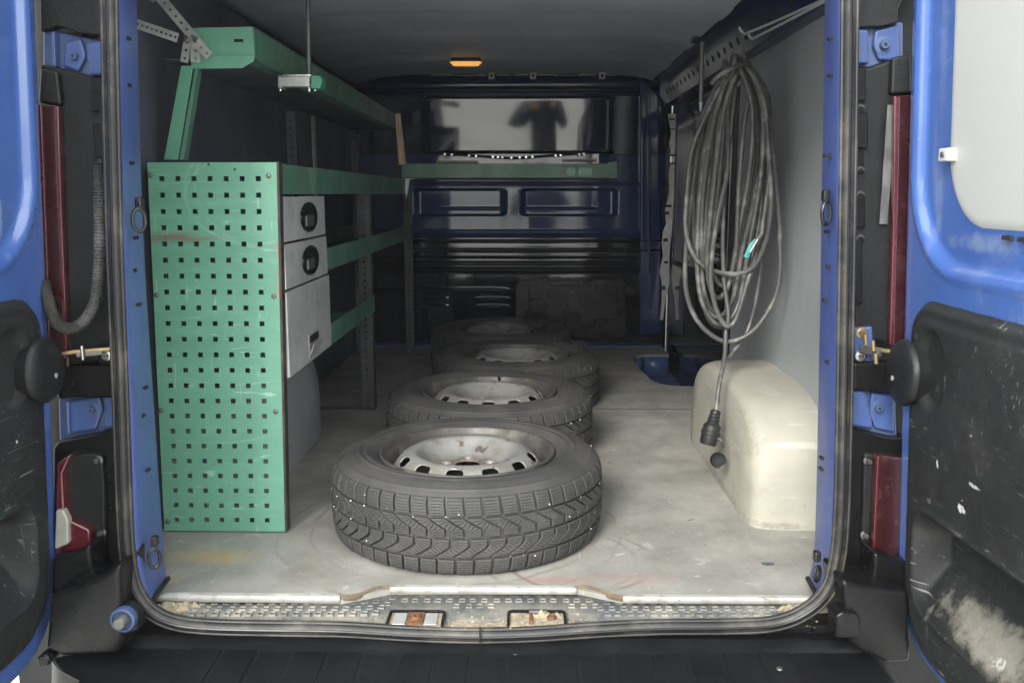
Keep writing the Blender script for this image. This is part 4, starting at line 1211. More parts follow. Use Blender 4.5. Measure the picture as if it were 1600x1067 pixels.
def green_panel_mat():
    m = mat('green_perforated_enamel', (.112, .285, .195), .38, coat=.15, var=.05, vscale=4, dirt=((.20, .42, .31), 6, .56, .4), scratch=((.34, .50, .42), .6, 12), spots=((.16, .15, .10), 42, .72, .8), stretch=(.6, 1, 2.5))
    n, l = m.node_tree.nodes, m.node_tree.links
    p = n['Principled BSDF']; src = p.inputs['Base Color'].links[0].from_socket
    t = n.new('ShaderNodeTexCoord'); sx_ = n.new('ShaderNodeSeparateXYZ'); l.new(t.outputs['Object'], sx_.inputs[0])
    def rng(sock, a, b, c, d):
        q = n.new('ShaderNodeMapRange'); q.inputs[1].default_value = a; q.inputs[2].default_value = b; q.inputs[3].default_value = c; q.inputs[4].default_value = d
        l.new(sock, q.inputs[0]); return q.outputs[0]
    def mth(op, a, b):
        q = n.new('ShaderNodeMath'); q.operation = op
        for i, v in enumerate((a, b)):
            if hasattr(v, 'links'): l.new(v, q.inputs[i])
            else: q.inputs[i].default_value = v
        return q.outputs[0]
    nn = n.new('ShaderNodeTexNoise'); nn.inputs['Scale'].default_value = 28; nn.inputs['Detail'].default_value = 6; l.new(t.outputs['Object'], nn.inputs['Vector'])
    n3 = n.new('ShaderNodeTexNoise'); n3.inputs['Scale'].default_value = 5; n3.inputs['Detail'].default_value = 3; l.new(t.outputs['Object'], n3.inputs['Vector'])
    # flaked right edge and top edge
    e = rng(sx_.outputs['X'], xr - .030, xr, 0, .44)
    f = rng(mth('ADD', mth('ADD', e, nn.outputs['Fac']), mth('MULTIPLY', n3.outputs['Fac'], 1.1)), 1.42, 1.50, 0, .9)
    def mx_(fac, col):
        nonlocal src
        q = n.new('ShaderNodeMixRGB'); q.inputs[2].default_value = (*col, 1); l.new(fac, q.inputs[0]); l.new(src, q.inputs[1]); src = q.outputs[0]
    mx_(f, (.27, .19, .13))
    # brown scuff band
    zb1 = pp(250, 372).z
    mp = n.new('ShaderNodeMapping'); mp.vector_type = 'TEXTURE'; mp.inputs['Location'].default_value = (xl + .045, 0, zb1); mp.inputs['Scale'].default_value = (.115, 10, .013)
    l.new(t.outputs['Object'], mp.inputs['Vector']); ln = n.new('ShaderNodeVectorMath'); ln.operation = 'LENGTH'; l.new(mp.outputs[0], ln.inputs[0])
    m4 = n.new('ShaderNodeMapping'); m4.inputs['Scale'].default_value = (6, 1, 60); l.new(t.outputs['Object'], m4.inputs['Vector'])
    n4 = n.new('ShaderNodeTexNoise'); n4.inputs['Scale'].default_value = 3; n4.inputs['Detail'].default_value = 5; l.new(m4.outputs[0], n4.inputs['Vector'])
    mx_(mth('MULTIPLY', rng(ln.outputs['Value'], .5, 1.3, 1, 0), rng(n4.outputs['Fac'], .30, .5, 0, .95)), (.15, .135, .095))
    # curved rub marks
    for (cx_, cz_, r_, wd) in ((xl + .24, pp(300, 300).z, .155, .035), (xl + .20, pp(300, 310).z, .115, .03), (xl + .30, pp(300, 290).z, .19, .02), (xl + .18, pp(300, 640).z + .4, .42, .012), (xl + .12, pp(300, 800).z + .5, .40, .010)):
        mp = n.new('ShaderNodeMapping'); mp.vector_type = 'TEXTURE'; mp.inputs['Location'].default_value = (cx_, 0, cz_); mp.inputs['Scale'].default_value = (r_, 100, r_ * .8)
        l.new(t.outputs['Object'], mp.inputs['Vector']); ln = n.new('ShaderNodeVectorMath'); ln.operation = 'LENGTH'; l.new(mp.outputs[0], ln.inputs[0])
        a = mth('ABSOLUTE', mth('SUBTRACT', ln.outputs['Value'], 1.), 0)
        mx_(mth('MULTIPLY', rng(a, 0, wd, 1, 0), rng(n3.outputs['Fac'], .40, .62, 0, .34)), (.30, .46, .38))
    l.new(src, p.inputs['Base Color'])
    return m
M['gpanel'] = green_panel_mat()
KP = (tlc.x - blc.x) / (tlc.z - blc.z)
def shear_panel(m_): m_.v = [(x + KP * (z - zt), y, z) for x, y, z in m_.v]; return m_
pan = part('end_panel', shear_panel(mb), 'gpanel', solid=-.0025, smooth=False)
# right return flange of the panel, worn to wood/rust
mb = MB(); mb.box((xr + .0004, YPn - .001, .003), (xr + .006, YPn + .030, zt + .002)); part('panel_flange', shear_panel(mb), 'flange', bev=.001)
mb = MB(); mb.box((xr - .030, YPn + .004, .003), (xr - .001, YPn + .032, zt - .004)); part('corner_post', shear_panel(mb), 'post', bev=.001)
for px, py in ((235, 274), (420, 275), (245, 461), (428, 463), (252, 641), (431, 643), (262, 814)):
    q = pp(px, py); mb = MB(); mb.lathe([(0, -.004), (.003, -.004), (.0055, -.0025), (.0062, 0), (.0062, .002)], 14, (q.x, YPn - .001, q.z), 'y'); sc_ = part('panel_screw', mb, 'steel', pan)
    mb = MB(); mb.lathe([(0, -.0045), (.002, -.0045), (.002, -.003)], 6, (q.x, YPn - .001, q.z), 'y')
    # socket kept inside the screw mesh
for px, py in ((326, 257), (367, 265)):
    q = pp(px, py); mb = MB(); mb.lathe([(0, -.001), (.0025, -.001), (.0025, .002)], 10, (q.x, YPn - .001, q.z), 'y'); part('panel_pinhole', mb, 'hole', pan)
# dark backing behind the panel (sides of the cabinet)
mb = MB(); mb.box((xl + .01, YPn + .034, .40), (xr - .012, YPn + .038, zt - .02)); part('cabinet_side', mb, 'darkwall')
# shelves: tray with front lip, all along the wall
XF = -.590
def tray(z0, z1, ya, yb, xb_, xf, name='shelf', m='green_shade', th=.003):
    mb = MB()
    mb.box((xf - th, ya, z0), (xf, yb, z1))
    mb.box((xb_, ya, z0), (xf - th - .0002, yb, z0 + th))
    mb.box((xb_, ya, z0 + th + .0002), (xb_ + th, yb, z1))
    return part(name, mb, m, bev=.0015)
zA0, zA1 = EYE - .001, .917
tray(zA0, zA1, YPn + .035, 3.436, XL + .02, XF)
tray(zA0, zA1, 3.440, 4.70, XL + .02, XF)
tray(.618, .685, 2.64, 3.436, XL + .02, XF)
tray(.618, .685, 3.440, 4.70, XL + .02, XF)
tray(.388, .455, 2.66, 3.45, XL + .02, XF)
# posts with punched holes
def post(x, y, z0, z1, s_=.034, mm='post'):
    n_ = int((z1 - z0) / .025)
    mb = MB()
    # front face (toward -y) as perforated strip and inner face (toward +x)
    ys = []
    zs_ = [z0]
    for k in range(n_):
        c = z0 + .0125 + k * .025; zs_ += [c - .004, c + .004]
    zs_.append(z1)
    xs_ = [x - s_, x - s_ / 2 - .004, x - s_ / 2 + .004, x]
    mb.add([(a, y, b) for b in zs_ for a in xs_], [(j * 4 + i, j * 4 + i + 1, j * 4 + 5 + i, j * 4 + 4 + i) for j in range(len(zs_) - 1) for i in range(3) if not (i == 1 and j % 2 == 1)])
    yy = [y, y + s_ / 2 - .004, y + s_ / 2 + .004, y + s_]
    mb.add([(x, a, b) for b in zs_ for a in yy], [(j * 4 + i, j * 4 + i + 1, j * 4 + 5 + i, j * 4 + 4 + i) for j in range(len(zs_) - 1) for i in range(3) if not (i == 1 and j % 2 == 1)])
    return part('post', mb, mm, solid=.0018, smooth=False)
post(XF - .004, 3.40, .0, .845, .048)
post(XF - .004, 4.66, .0, .845, .04)
post(XL + .06, 3.40, .0, 1.15, .034, 'darkwall')
post(XL + .06, 4.66, .0, 1.15, .034, 'darkwall')
mb = MB(); mb.box((XL + .05, 3.40, .0), (XF - .005, 3.44, .004)); part('foot_bar', mb, 'steel', bev=.001)
# upright perforated strips on the wall
for y_, za, zb_ in ((3.0, .62, .90), (3.9, .45, 1.2)):
    mb = MB(); mb.box((XL + .002, y_, za), (XL + .010, y_ + .05, zb_)); part('wall_strip', mb, 'galv', bev=.002)
# drawers
XD = XF + .006
def drawer(z0, z1, ya, yb, big=False):
    mb = MB(); mb.box((XD - .012, ya, z0), (XD, yb, z1)); d_ = part('drawer', mb, 'drawer', bev=.003, seg=3)
    mb = MB(); mb.box((XD - .30, ya + .006, z0 + .006), (XD - .0125, yb - .006, z1 - .006)); obj('drawer_box', mb, 'steel', d_, bev=.002)
    yc = 2.40; zc = (z0 + z1) / 2
    if not big:
        mb = MB(); mb.lathe([(.0360, .0), (.0355, .004), (.034, .005), (.031, .0045), (.030, .0012), (0, .0010)], 36, (XD + .0005, yc, zc), 'x')
        mb.v = [(a_, yc + (b_ - yc) * 2.5, zc + (c_ - zc) * 1.12) for a_, b_, c_ in mb.v]
        h_ = obj('handle_cup', mb, 'blackg', d_)
        mb = MB(); mb.box((XD - .002, yc - .040, zc - .024), (XD + .006, yc + .036, zc + .006)); obj('handle_flap', mb, 'steel', d_, bev=.005, seg=3)
    else:
        zc = .437; yc = 2.405
        mb = MB(); mb.box((XD + .0004, yc - .060, zc - .034), (XD + .0024, yc + .060, zc + .034)); obj('handle_frame', mb, 'galv', d_, bev=.001)
        mb = MB(); mb.box((XD + .0028, yc - .050, zc + .008), (XD + .0034, yc + .050, zc + .028)); obj('handle_recess', mb, 'hole', d_)
        mb = MB(); mb.prism([Vector((XD + .003, yc - .050, zc - .026)), Vector((XD + .003, yc + .050, zc - .026)), Vector((XD + .014, yc + .050, zc + .006)), Vector((XD + .014, yc - .050, zc + .006))], (-.002, 0, .002)); obj('handle_lip', mb, 'galv', d_, bev=.001)
    return d_
drawer(.728, .838, YPn + .034, 2.60)
drawer(.612, .722, YPn + .034, 2.61)
drawer(.392, .606, YPn + .034, 2.63, True)
# upper rack: end plate, leg, long beam
YU = 2.20
def up(px, py): return at(px, py, y=YU)
ep_ = [up(300, 44), up(394, 42), up(397, 96), up(378, 107), up(300, 108), up(296, 90)]
mb = MB(); mb.prism(ep_, (0, .003, 0)); ra = part('rack_end_plate', mb, 'green', bev=.001)
mb = MB(); a = up(302, 86); b = up(396, 88); mb.box((a.x, YU - .004, a.z - .0015), (b.x, YU - .0004, a.z + .0015)); part('rack_fold', mb, 'green')
q = up(373, 64); mb = MB(); mb.box((q.x - .011, YU - .0012, q.z - .0035), (q.x + .011, YU - .0003, q.z + .0035)); obj('rack_slot', mb, 'hole', ra)
xbm = up(396, 60).x
zt_, zb_ = up(395, 42).z, up(396, 98).z
mb = MB(); mb.box((xbm - .002, YU + .0035, zb_ + .01), (xbm + .001, 4.60, zt_)); mb.box((xbm - .045, YU + .0035, zb_ + .0075), (xbm - .0022, 4.60, zb_ + .0098)); part('rack_beam', mb, 'green_shade', bev=.001)
mb = MB(); mb.box((xbm - .22, YU + .004, zb_ + .006), (xbm - .046, 4.60, zb_ + .009)); part('rack_tray', mb, 'darkwall')
mb = MB(); mb.prism([up(283, 103), up(302, 103), up(278, 250), up(256, 250)], (0, .003, 0)); part('rack_leg', mb, 'green', bev=.001)
mb = MB(); mb.prism([up(304, 108), up(309, 108), up(287, 250), up(280, 250)], (0, .030, 0)); part('rack_leg_flange', mb, 'green_shade', bev=.001)
# perforated hanger straps and bolts
def strap(pts, wdt, Y, m='galv', holes=8):
    a, b = at(*pts[0], y=Y), at(*pts[1], y=Y)
    d = (b - a).normalized(); nrm = Vector((-d.z, 0, d.x))
    L = (b - a).length
    nh = holes
    us = [0]
    for k in range(nh):
        c = L * (k + .5) / nh; us += [c - .0028, c + .0028]
    us.append(L)
    vs_ = [-wdt / 2, -.0026, .0026, wdt / 2]
    mb = MB()
    mb.add([a + d * u + nrm * v for u in us for v in vs_], [(j * 4 + i, j * 4 + i + 1, j * 4 + 5 + i, j * 4 + 4 + i) for j in range(len(us) - 1) for i in range(3) if not (i == 1 and j % 2 == 1)])
    return part('hanger_strap', mb, m, solid=.002, smooth=False)
strap(((197, 32), (278, 60)), .021, 2.10, holes=11)
strap(((236, -20), (322, 82)), .023, 2.185, holes=10)
strap(((306, 62), (306, 98)), .023, 2.190, holes=3)
strap(((302, 62), (328, 88)), .021, 2.180, holes=3)
strap(((294, 60), (288, 98)), .019, 2.195, holes=3)
strap(((250, -30), (236, 2)), .016, 2.17, holes=3)
for px, py in ((291, 61), (306, 63)):
    q = at(px, py, y=2.178); mb = MB(); mb.lathe([(0, -.008), (.006, -.008), (.008, -.005), (.008, 0)], 6, q, 'y'); part('hanger_bolt', mb, 'chrome', smooth=False)
q = at(201, 34, y=2.095); mb = MB(); mb.lathe([(0, -.006), (.005, -.006), (.007, 0)], 6, q, 'y'); part('hanger_bolt', mb, 'chrome', smooth=False)

# clamp hanging on a rod from the roof
clamp = thing('roof_hung_clamp', 'metal clamp with green jaw hanging on a thin rod from the roof', 'clamp', tuple(at(482, 120, y=2.45)))
YCm = 2.45
mb = MB(); mb.cyl(at(480, -40, y=YCm), at(483, 122, y=YCm), .0058, 10); obj('rod', mb, 'steel', clamp)
slab('clamp_plate', [(438, 118), (484, 118), (484, 136), (440, 136)], YCm - .02, .04, 'galv', clamp, .003)
slab('clamp_end', [(434, 117), (440, 117), (440, 139), (434, 137)], YCm - .024, .045, 'galv', clamp, .002)
slab('clamp_rail', [(436, 117), (486, 116), (486, 120), (436, 121)], YCm - .026, .05, 'chrome', clamp, .001)
slab('green_jaw', [(485, 117), (501, 118), (504, 127), (500, 139), (485, 139)], YCm - .026, .05, 'rubgreen', clamp, .004)
for px, py in ((438, 139), (483, 140), (492, 139)):
    q = at(px, py, y=YCm - .01); mb = MB(); mb.cyl(q + Vector((0, 0, .006)), q - Vector((0, 0, .006)), .004, 8); obj('clamp_bolt', mb, 'chrome', clamp)

# wooden lath
lath = thing('wooden_lath', 'thin raw wooden lath standing on the end of the green shelves', 'lath', tuple(at(628, 255, y=4.10)))
slab('lath_body', [(617, 178), (625, 177), (634, 256), (623, 258)], 4.30, .022, 'wood', lath, .001)
# green shelf across the bulkhead
cross = thing('cross_shelf', 'green metal shelf fixed across the dark bulkhead', 'shelf', tuple(at(790, 278, y=4.5)))
YX = 4.42
p, q = at(627, 256, y=YX), at(964, 278, y=YX)
mb = MB(); mb.box((p.x, YX, q.z), (q.x, YX + .003, p.z)); obj('front_lip', mb, 'green_shade', cross, bev=.001)
mb = MB(); mb.box((p.x, YX + .0032, q.z), (q.x, YX + .34, q.z + .003)); obj('shelf_board', mb, 'green_shade', cross)
slab('end_bracket', [(950, 254), (964, 252), (965, 279), (952, 279)], YX - .012, .011, 'green_shade', cross, .002)
for a_, b_ in ((884, 900), (903, 926)):
    slab('worn_sticker', [(a_, 266), (a_ + 4, 262), (b_ - 2, 263), (b_, 268), (b_ - 3, 275), (a_ + 2, 275)], YX - .0025, .002, 'green', cross, .0005)
slab('shelf_bracket', [(625, 279), (660, 279), (640, 281), (637, 303), (634, 310), (631, 281)], YX + .002, .01, 'galv', cross, .001)

# ================================================================== EXTENSION CORD
YC = 2.52
cord = thing('extension_cord', 'long black rubber extension cord coiled and hung on a hook', 'cord', tuple(at(1150, 90, y=YC)))
loops = [
    # left-side px, bottom px, right-side px
    [(1150, 100), (1118, 150), (1082, 230), (1071, 300), (1074, 360), (1090, 405), (1130, 429), (1170, 420), (1196, 385), (1204, 320), (1202, 240), (1190, 150), (1165, 100)],
    [(1146, 98), (1104, 170), (1085, 280), (1075, 380), (1072, 450), (1090, 505), (1135, 533), (1180, 515), (1212, 450), (1221, 370), (1214, 290), (1206, 200), (1198, 140), (1166, 96)],
    [(1148, 104), (1112, 175), (1094, 290), (1088, 400), (1100, 470), (1120, 505), (1146, 490), (1166, 430), (1186, 340), (1194, 230), (1184, 140), (1160, 102)],
    [(1150, 108), (1122, 170), (1106, 280), (1098, 380), (1098, 440), (1112, 482), (1134, 488), (1150, 440), (1168, 340), (1184, 240), (1178, 150), (1158, 108)],
    [(1152, 106), (1128, 180), (1112, 300), (1104, 400), (1110, 450), (1124, 468), (1142, 440), (1156, 360), (1172, 260), (1176, 170), (1158, 110)],
    [(1148, 102), (1116, 190), (1100, 310), (1094, 410), (1106, 490), (1130, 512), (1152, 470), (1176, 370), (1190, 260), (1188, 160), (1162, 104)],
    [(1152, 110), (1134, 180), (1124, 290), (1112, 390), (1116, 430), (1130, 446), (1146, 400), (1152, 300), (1164, 200), (1168, 140), (1156, 112)],
    [(1150, 106), (1108, 165), (1090, 270), (1082, 370), (1094, 450), (1118, 495), (1144, 470), (1160, 390), (1180, 300), (1198, 220), (1192, 140), (1160, 104)],
    [(1154, 108), (1140, 170), (1136, 260), (1118, 360), (1108, 440), (1122, 500), (1148, 505), (1170, 440), (1186, 370), (1200, 280), (1200, 180), (1164, 104)],
]
mb = MB()
full = []
for k, L_ in enumerate(loops):
    yo = YC + (k % 4) * .020 + random.uniform(-.006, .006)
    for j, (px, py) in enumerate(L_):
        t = j / (len(L_) - 1)
        full.append(at(px + random.uniform(-3, 3), py + random.uniform(-3, 3), y=yo + .03 * math.sin(t * math.pi * 2 + k)))
mb.tube(smooth_path(full, 7), .0070, 10)
obj('cable_coil', mb, 'cable', cord)
# wrap at the top and loose tail
mb = MB(); wr = []
for k in range(26):
    a_ = k / 26 * 2 * math.pi * 2
    c = at(1130 + k * .95 , 122 - 18 * math.sin(k / 26 * math.pi), y=YC - .02)
    wr.append(c + Vector((0, -.034 * math.cos(a_), .030 * math.sin(a_))))
mb.tube(smooth_path(wr, 4), .0064, 10)
obj('cable_wrap', mb, 'cable', cord)
mb = MB(); mb.tube(smooth_path([at(1112, 132, y=YC - .05), at(1122, 120, y=YC - .06), at(1150, 104, y=YC - .06), at(1172, 100, y=YC - .04)], 5), .0065, 10); obj('cable_wrap', mb, 'cable', cord)
mb = MB(); mb.tube(smooth_path([at(1150, 130, y=YC + .02), at(1132, 300, y=YC + .03), at(1130, 420, y=YC + .02), at(1138, 490, y=YC - .0), at(1134, 520, y=YC - .01), at(1132, 560, y=YC - .05), at(1124, 600, y=YC - .10), at(1119, 644, y=YC - .12)], 6), .0066, 10); obj('cable_tail', mb, 'cable', cord)
mb = MB(); mb.tube(smooth_path([at(1200, 150, y=YC + .06), at(1206, 230, y=YC + .05), at(1196, 330, y=YC + .04), at(1186, 440, y=YC + .03), at(1172, 505, y=YC + .03), at(1158, 532, y=YC + .02), at(1138, 558, y=YC + .0), at(1128, 562, y=YC), ], 6), .0058, 10); obj('cable_tail', mb, 'cable', cord)
# connector with ribbed sleeve
a, b = at(1119, 640, y=YC - .12), at(1106, 694, y=YC - .13)
ax = (b - a)
pts, rad = [], []
seq = [(0, .008), (.03, .013), (.10, .0155), (.13, .013), (.20, .0165), (.23, .014), (.30, .018), (.33, .015), (.42, .020), (.45, .024), (.60, .0245), (.62, .027), (.70, .027), (.72, .0245), (.95, .024), (1.0, .022), (1.0, .016), (.92, .016), (.92, .002)]
mb = MB(); mb.tube([a + ax * t for t, _ in seq], lambda i: seq[i][1], 24)
# degenerate directions are fine: rings share one axis
mb = MB()
t_ = ax.normalized(); u_ = Vector((0, 1, 0)); u_ = (u_ - t_ * u_.dot(t_)).normalized(); w__ = t_.cross(u_)
vs = []
for tt, r_ in seq:
    for k in range(24):
        an = 2 * math.pi * k / 24; vs.append(a + ax * tt + (u_ * math.cos(an) + w__ * math.sin(an)) * r_)
mb.add(vs, [(i * 24 + k, i * 24 + (k + 1) % 24, (i + 1) * 24 + (k + 1) % 24, (i + 1) * 24 + k) for i in range(len(seq) - 1) for k in range(24)])
cn = obj('connector', mb, 'plug', cord)
c = at(1122, 719, y=YC - .16)
mb = MB(); mb.lathe([(0, -.008), (.012, -.008), (.013, -.005), (.017, -.005), (.0205, -.008), (.022, -.004), (.022, .006), (.019, .010), (0, .010)], 30, c, 'y'); cap = obj('connector_cap', mb, 'plug', cn)
mb = MB(); mb.tube(smooth_path([at(1117, 684, y=YC - .14), at(1127, 688, y=YC - .15), at(1130, 700, y=YC - .155), at(1126, 708, y=YC - .16)], 5), .0035, 8); obj('cap_strap', mb, 'plug', cn)
# turquoise tie holding the other end
mb = MB(); mb.tube([at(1166, 402, y=YC - .04), at(1174, 384, y=YC - .045), at(1182, 376, y=YC - .045)], .008, 10, flat=(.7, 1)); obj('cord_tie', mb, 'turq', cord)
mb = MB(); mb.tube([at(1178, 382, y=YC - .045), at(1190, 366, y=YC - .045), at(1192, 350, y=YC - .04)], .0075, 10); obj('plug_end', mb, 'cable', cord)
mb = MB(); mb.tube([at(1172, 394, y=YC - .055), at(1184, 374, y=YC - .06)], .0028, 8); obj('plug_pin', mb, 'chrome', cord)

# hanging hook: wire from the jamb with two bent ends
hook = thing('wire_hook', 'bent galvanised wire hook under the roof rail carrying the cord', 'hook', tuple(at(1160, 60, y=2.5)))
w1 = [at(1292, -2, y=1.95), at(1225, 28, y=2.25), at(1168, 52, y=YC), at(1162, 53, y=YC), at(1157, 47, y=YC), at(1155, 43, y=YC)]
w2 = [at(1290, 2, y=1.95), at(1225, 36, y=2.25), at(1180, 59, y=YC), at(1174, 60, y=YC), at(1169, 54, y=YC), at(1167, 51, y=YC)]
for w_ in (w1, w2):
    mb = MB(); mb.tube(smooth_path(w_, 5), .0034, 8); obj('wire', mb, 'galv', hook)
mb = MB(); mb.tube(smooth_path([at(1160, 52, y=YC), at(1162, 70, y=YC), at(1161, 88, y=YC), at(1152, 84, y=YC), at(1142, 76, y=YC)], 5), .0032, 8); obj('hanging_string', mb, 'cable', hook)
mb = MB(); mb.tube(smooth_path([at(1161, 86, y=YC), at(1164, 96, y=YC), at(1150, 104, y=YC), at(1146, 92, y=YC), at(1160, 86, y=YC)], 5), .004, 8); obj('hanging_string', mb, 'cable', hook)
# thin rod hanging from the roof beside the cord
rod = thing('hanging_rod', 'thin metal rod with pale tip hanging left of the cord', 'rod', tuple(at(1095, 110, y=3.0)))
mb = MB(); mb.cyl(at(1097, 66, y=3.0), at(1095, 160, y=3.0), .0065, 10); obj('rod_shaft', mb, 'steel', rod)
mb = MB(); mb.cyl(at(1095, 160, y=3.0), at(1094.5, 174, y=3.0), .0065, 10, .003); obj('rod_tip', mb, 'whitem', rod)

# ================================================================== PHOTOGRAPHER (seen only mirrored in the bulkhead paint)
def skin_mesh(name, pts, edges, rad, m, parent, sub=2):
    me = bpy.data.meshes.new(name); me.from_pydata(pts, edges, [])
    o = bpy.data.objects.new(name, me); COL.objects.link(o); o.parent = parent
    o.modifiers.new('skin', 'SKIN')
    sk = me.skin_vertices[0].data if me.skin_vertices else None
    if sk is None:
        bm_ = bmesh.new(); bm_.from_mesh(me); bm_.verts.layers.skin.verify(); bm_.to_mesh(me); bm_.free(); sk = me.skin_vertices[0].data
    for i, r_ in enumerate(rad):
        sk[i].radius = (r_, r_) if isinstance(r_, (int, float)) else r_
        sk[i].use_root = (i == 0)
    ss = o.modifiers.new('sub', 'SUBSURF'); ss.levels = sub; ss.render_levels = sub
    me.materials.append(M[m])
    me.shade_smooth()
    return o
BX, BY, BZ0 = .19, -.85, GZ
per = thing('person', 'person in dark jacket raising both hands, mirrored in the bulkhead', 'person', (BX, BY, BZ0))
# heights above the ground; local coordinates of the Empty
P_ = [(0, 0, .95), (0, 0, 1.12), (0, .01, 1.30), (0, 0, 1.44), (0, .0, 1.52),
      (-.19, 0, 1.42), (-.31, .06, 1.16), (-.17, .22, 1.40),
      (.19, 0, 1.42), (.31, .06, 1.16), (.14, .22, 1.42),
      (-.10, 0, .88), (-.11, .02, .50), (-.12, 0, .10), (.10, 0, .88), (.12, .02, .50), (.13, 0, .10)]
E_ = [(0, 1), (1, 2), (2, 3), (3, 4), (3, 5), (5, 6), (6, 7), (3, 8), (8, 9), (9, 10), (0, 11), (11, 12), (12, 13), (0, 14), (14, 15), (15, 16)]
R_ = [(.20, .13), (.20, .13), (.22, .14), (.15, .10), (.062, .062), .10, .085, .055, .10, .085, .055, .10, .075, .055, .10, .075, .055]
skin_mesh('body', P_, E_, R_, 'jacket', per)
mb = MB(); mb.lathe([(0, -.115), (.035, -.11), (.058, -.08), (.068, -.04), (.078, .01), (.080, .05), (.070, .09), (.040, .115), (0, .122)], 28)
for i, v in enumerate(mb.v): mb.v[i] = (v[0] * .95, v[1] * 1.15 - .02, v[2])
hd = obj('head', mb, 'skin', None); hd.parent = per; hd.location = (0, .02, 1.655)
mb = MB(); mb.prism([Vector((-.012, .066, -.02)), Vector((.012, .066, -.02)), Vector((.004, .075, .02)), Vector((-.004, .075, .02))], (0, .022, -.006)); n_ = obj('nose', mb, 'skin', hd, bev=.004); n_.matrix_parent_inverse = Matrix.Identity(4)
for s_ in (-1, 1):
    mb = MB(); mb.lathe([(0, .012), (.008, .010), (.012, 0), (.008, -.010), (0, -.012)], 12, (s_ * .030, .064, .010), 'y'); n_ = obj('eye', mb, 'whitem', hd); n_.matrix_parent_inverse = Matrix.Identity(4)
    mb = MB(); mb.lathe([(0, .008), (.018, .006), (.028, 0), (.018, -.008), (0, -.01)], 14, (s_ * .077, -.01, -.005), 'x'); n_ = obj('ear', mb, 'skin', hd); n_.matrix_parent_inverse = Matrix.Identity(4)
mb = MB(); mb.lathe([(.084, -.02), (.088, .03), (.082, .075), (.055, .115), (0, .132)], 28)
for i, v in enumerate(mb.v): mb.v[i] = (v[0] * .97, v[1] * 1.15 - .035, v[2])
n_ = obj('hair', mb, 'hair', hd); n_.matrix_parent_inverse = Matrix.Identity(4)
def hand(c, s_):
    """palm and five bent fingers, raised in front of the chest"""
    c = Vector(c)
    pts = [c, c + Vector((0, .02, .045)), c + Vector((0, .03, .085))]
    ed = [(0, 1), (1, 2)]; rd_ = [(.026, .022), (.038, .018), (.038, .014)]
    for k in range(4):
        b0 = len(pts)
        bx = (-.028 + k * .0185)
        L = (.036, .042, .040, .032)[k]
        q0 = c + Vector((bx, .034, .098)); q1 = q0 + Vector((0, .018, L * .8)); q2 = q1 + Vector((0, .030, L * .35)); q3 = q2 + Vector((0, .022, -.008))
        pts += [q0, q1, q2, q3]; ed += [(2, b0), (b0, b0 + 1), (b0 + 1, b0 + 2), (b0 + 2, b0 + 3)]; rd_ += [.0095, .009, .008, .007]
    b0 = len(pts)
    pts += [c + Vector((s_ * .035, .022, .030)), c + Vector((s_ * .055, .040, .055)), c + Vector((s_ * .050, .062, .080))]
    ed += [(0, b0), (b0, b0 + 1), (b0 + 1, b0 + 2)]; rd_ += [.012, .010, .008]
    skin_mesh('hand', pts, ed, rd_, 'skin', per)
hand((-.15, .25, 1.40), 1)
hand((.12, .25, 1.42), -1)
phone = thing('phone', 'phone held up in the raised hand of the mirrored person', 'phone', (.03, -.50, EYE))
mb = MB(); mb.box((-.008, -.504, EYE - .066), (.064, -.496, EYE + .016)); ph = obj('phone_body', mb, 'blackg', phone, bev=.002)
mb = MB(); mb.lathe([(0, -.0005), (.004, 0), (.006, .0015), (.006, 0.002), (.007, 0)], 14, (.045, -.496, EYE - .0), 'y'); obj('phone_lens', mb, 'chrome', ph)

# ------------------------------------------------------------------ thin haze volume, added to stand in for lens veil
mb = MB(); mb.box((-590, -590, GZ - 1.0), (590, 590, 2.2))
hz = obj('haze', mb, 'hole', kind='stuff', smooth=False)
hm = bpy.data.materials.new('veil_haze'); hm.use_nodes = True
hn = hm.node_tree.nodes; hn.remove(hn['Principled BSDF'])
pv = hn.new('ShaderNodeVolumePrincipled'); pv.inputs['Color'].default_value = (.93, .95, 1, 1); pv.inputs['Density'].default_value = .0020
hm.node_tree.links.new(pv.outputs[0], hn['Material Output'].inputs['Volume'])
hz.data.materials.clear(); hz.data.materials.append(hm)
for o_ in sc.objects:
    if o_.name == 'ground': o_.data.vertices[0].co = (-580, -580, GZ); o_.data.vertices[1].co = (580, -580, GZ); o_.data.vertices[2].co = (580, 580, GZ); o_.data.vertices[3].co = (-580, 580, GZ)

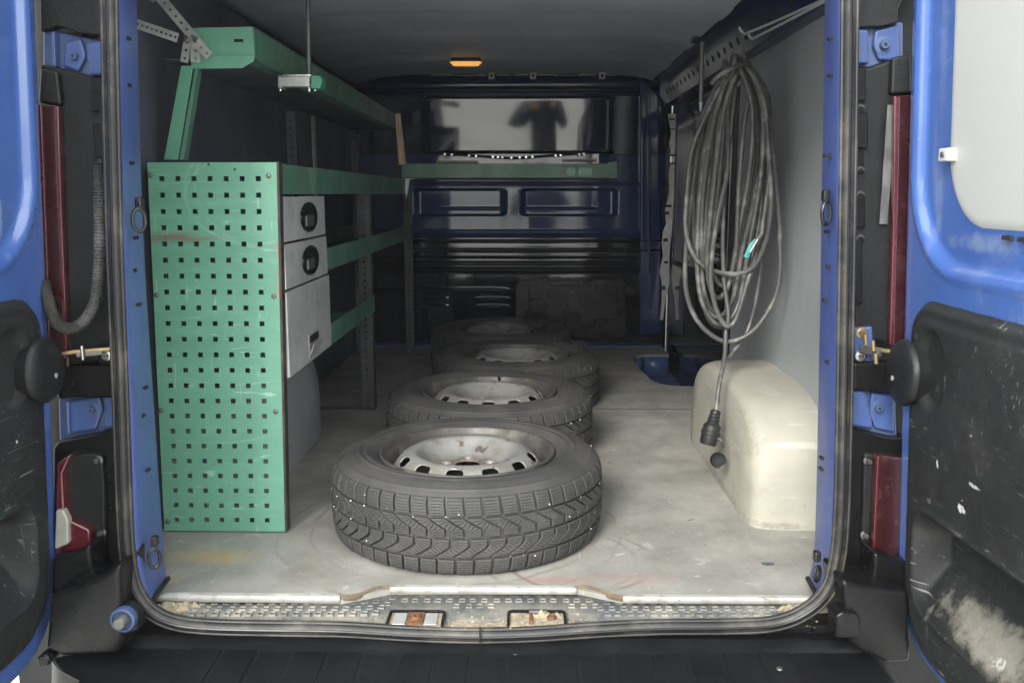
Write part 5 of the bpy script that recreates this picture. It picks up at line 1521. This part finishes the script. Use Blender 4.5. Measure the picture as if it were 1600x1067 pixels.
marks('trim', [
    (at(1508, 795, x=.735), (.03, .030, .020), (.50, .50, .48), .9, 75, .60), (at(1498, 880, x=.76), (.05, .012, .070), (.48, .47, .45), .9, 70, .58),
    (at(1472, 725, x=.735), (.03, .012, .022), (.50, .50, .48), .9, 90, .62), (at(1465, 838, x=.76), (.05, .016, .014), (.50, .50, .48), .9, 90, .60),
    (at(1455, 670, x=.735), (.03, .020, .014), (.42, .42, .40), .8, 90, .63), (at(1530, 680, x=.735), (.03, .03, .02), (.42, .42, .40), .8, 80, .66),
    (at(1530, 760, x=.735), (.03, .05, .010), (.42, .42, .40), .8, 80, .62),
    ((.78, 1.36, .125), (.20, .24, .060), (.20, .19, .155), .75, 30, .40), ((.78, 1.34, .115), (.20, .20, .050), (.23, .22, .185), .6, 90, .54),
    (at(1590, 1040, x=.78), (.08, .06, .03), (.42, .41, .38), .8, 90, .62), (at(1450, 940, x=.74), (.03, .016, .14), (.15, .148, .135), .6, 60, .54),
    (at(1478, 600, x=.735), (.03, .012, .05), (.13, .13, .12), .7, 50, .50),
    (at(20, 690, x=-.935), (.03, .010, .010), (.5, .5, .48), .9, 90, .62), (at(20, 870, x=-.935), (.03, .006, .018), (.5, .5, .48), .9, 70, .58)])
marks('arch', [
    ((.60, 2.24, .20), (.12, .14, .09), (.20, .155, .12), .6, 90, .645), ((.62, 2.20, .10), (.14, .14, .07), (.24, .21, .165), .5, 60, .64),
    ((.57, 2.30, .25), (.10, .20, .08), (.17, .13, .10), .6, 110, .66), ((.66, 2.3, .33), (.10, .3, .05), (.42, .42, .37), .5, 25, .56),
    ((.60, 2.5, .01), (.12, .6, .03), (.19, .175, .14), .7, 30, .50), ((.66, 2.16, .01), (.12, .06, .02), (.19, .175, .14), .7, 40, .50)])
marks('rim', [((0, 0, .158), (.085, .085, .02), (.20, .12, .06), .8, 30, .50), ((0, 0, .17), (.12, .12, .03), (.24, .17, .10), .5, 22, .56)])
marks('blue', [
    ((.72, 1.61, .82), (.06, .034, .12), (.18, .23, .38), .45, 12, .40), ((.72, 1.45, .765), (.06, .20, .028), (.22, .27, .38), .55, 14, .38),
    ((.70, 1.61, 1.10), (.08, .030, .40), (.17, .22, .40), .30, 6, .40), ((-.93, 1.585, .80), (.06, .022, .09), (.30, .36, .50), .5, 9, .42)])
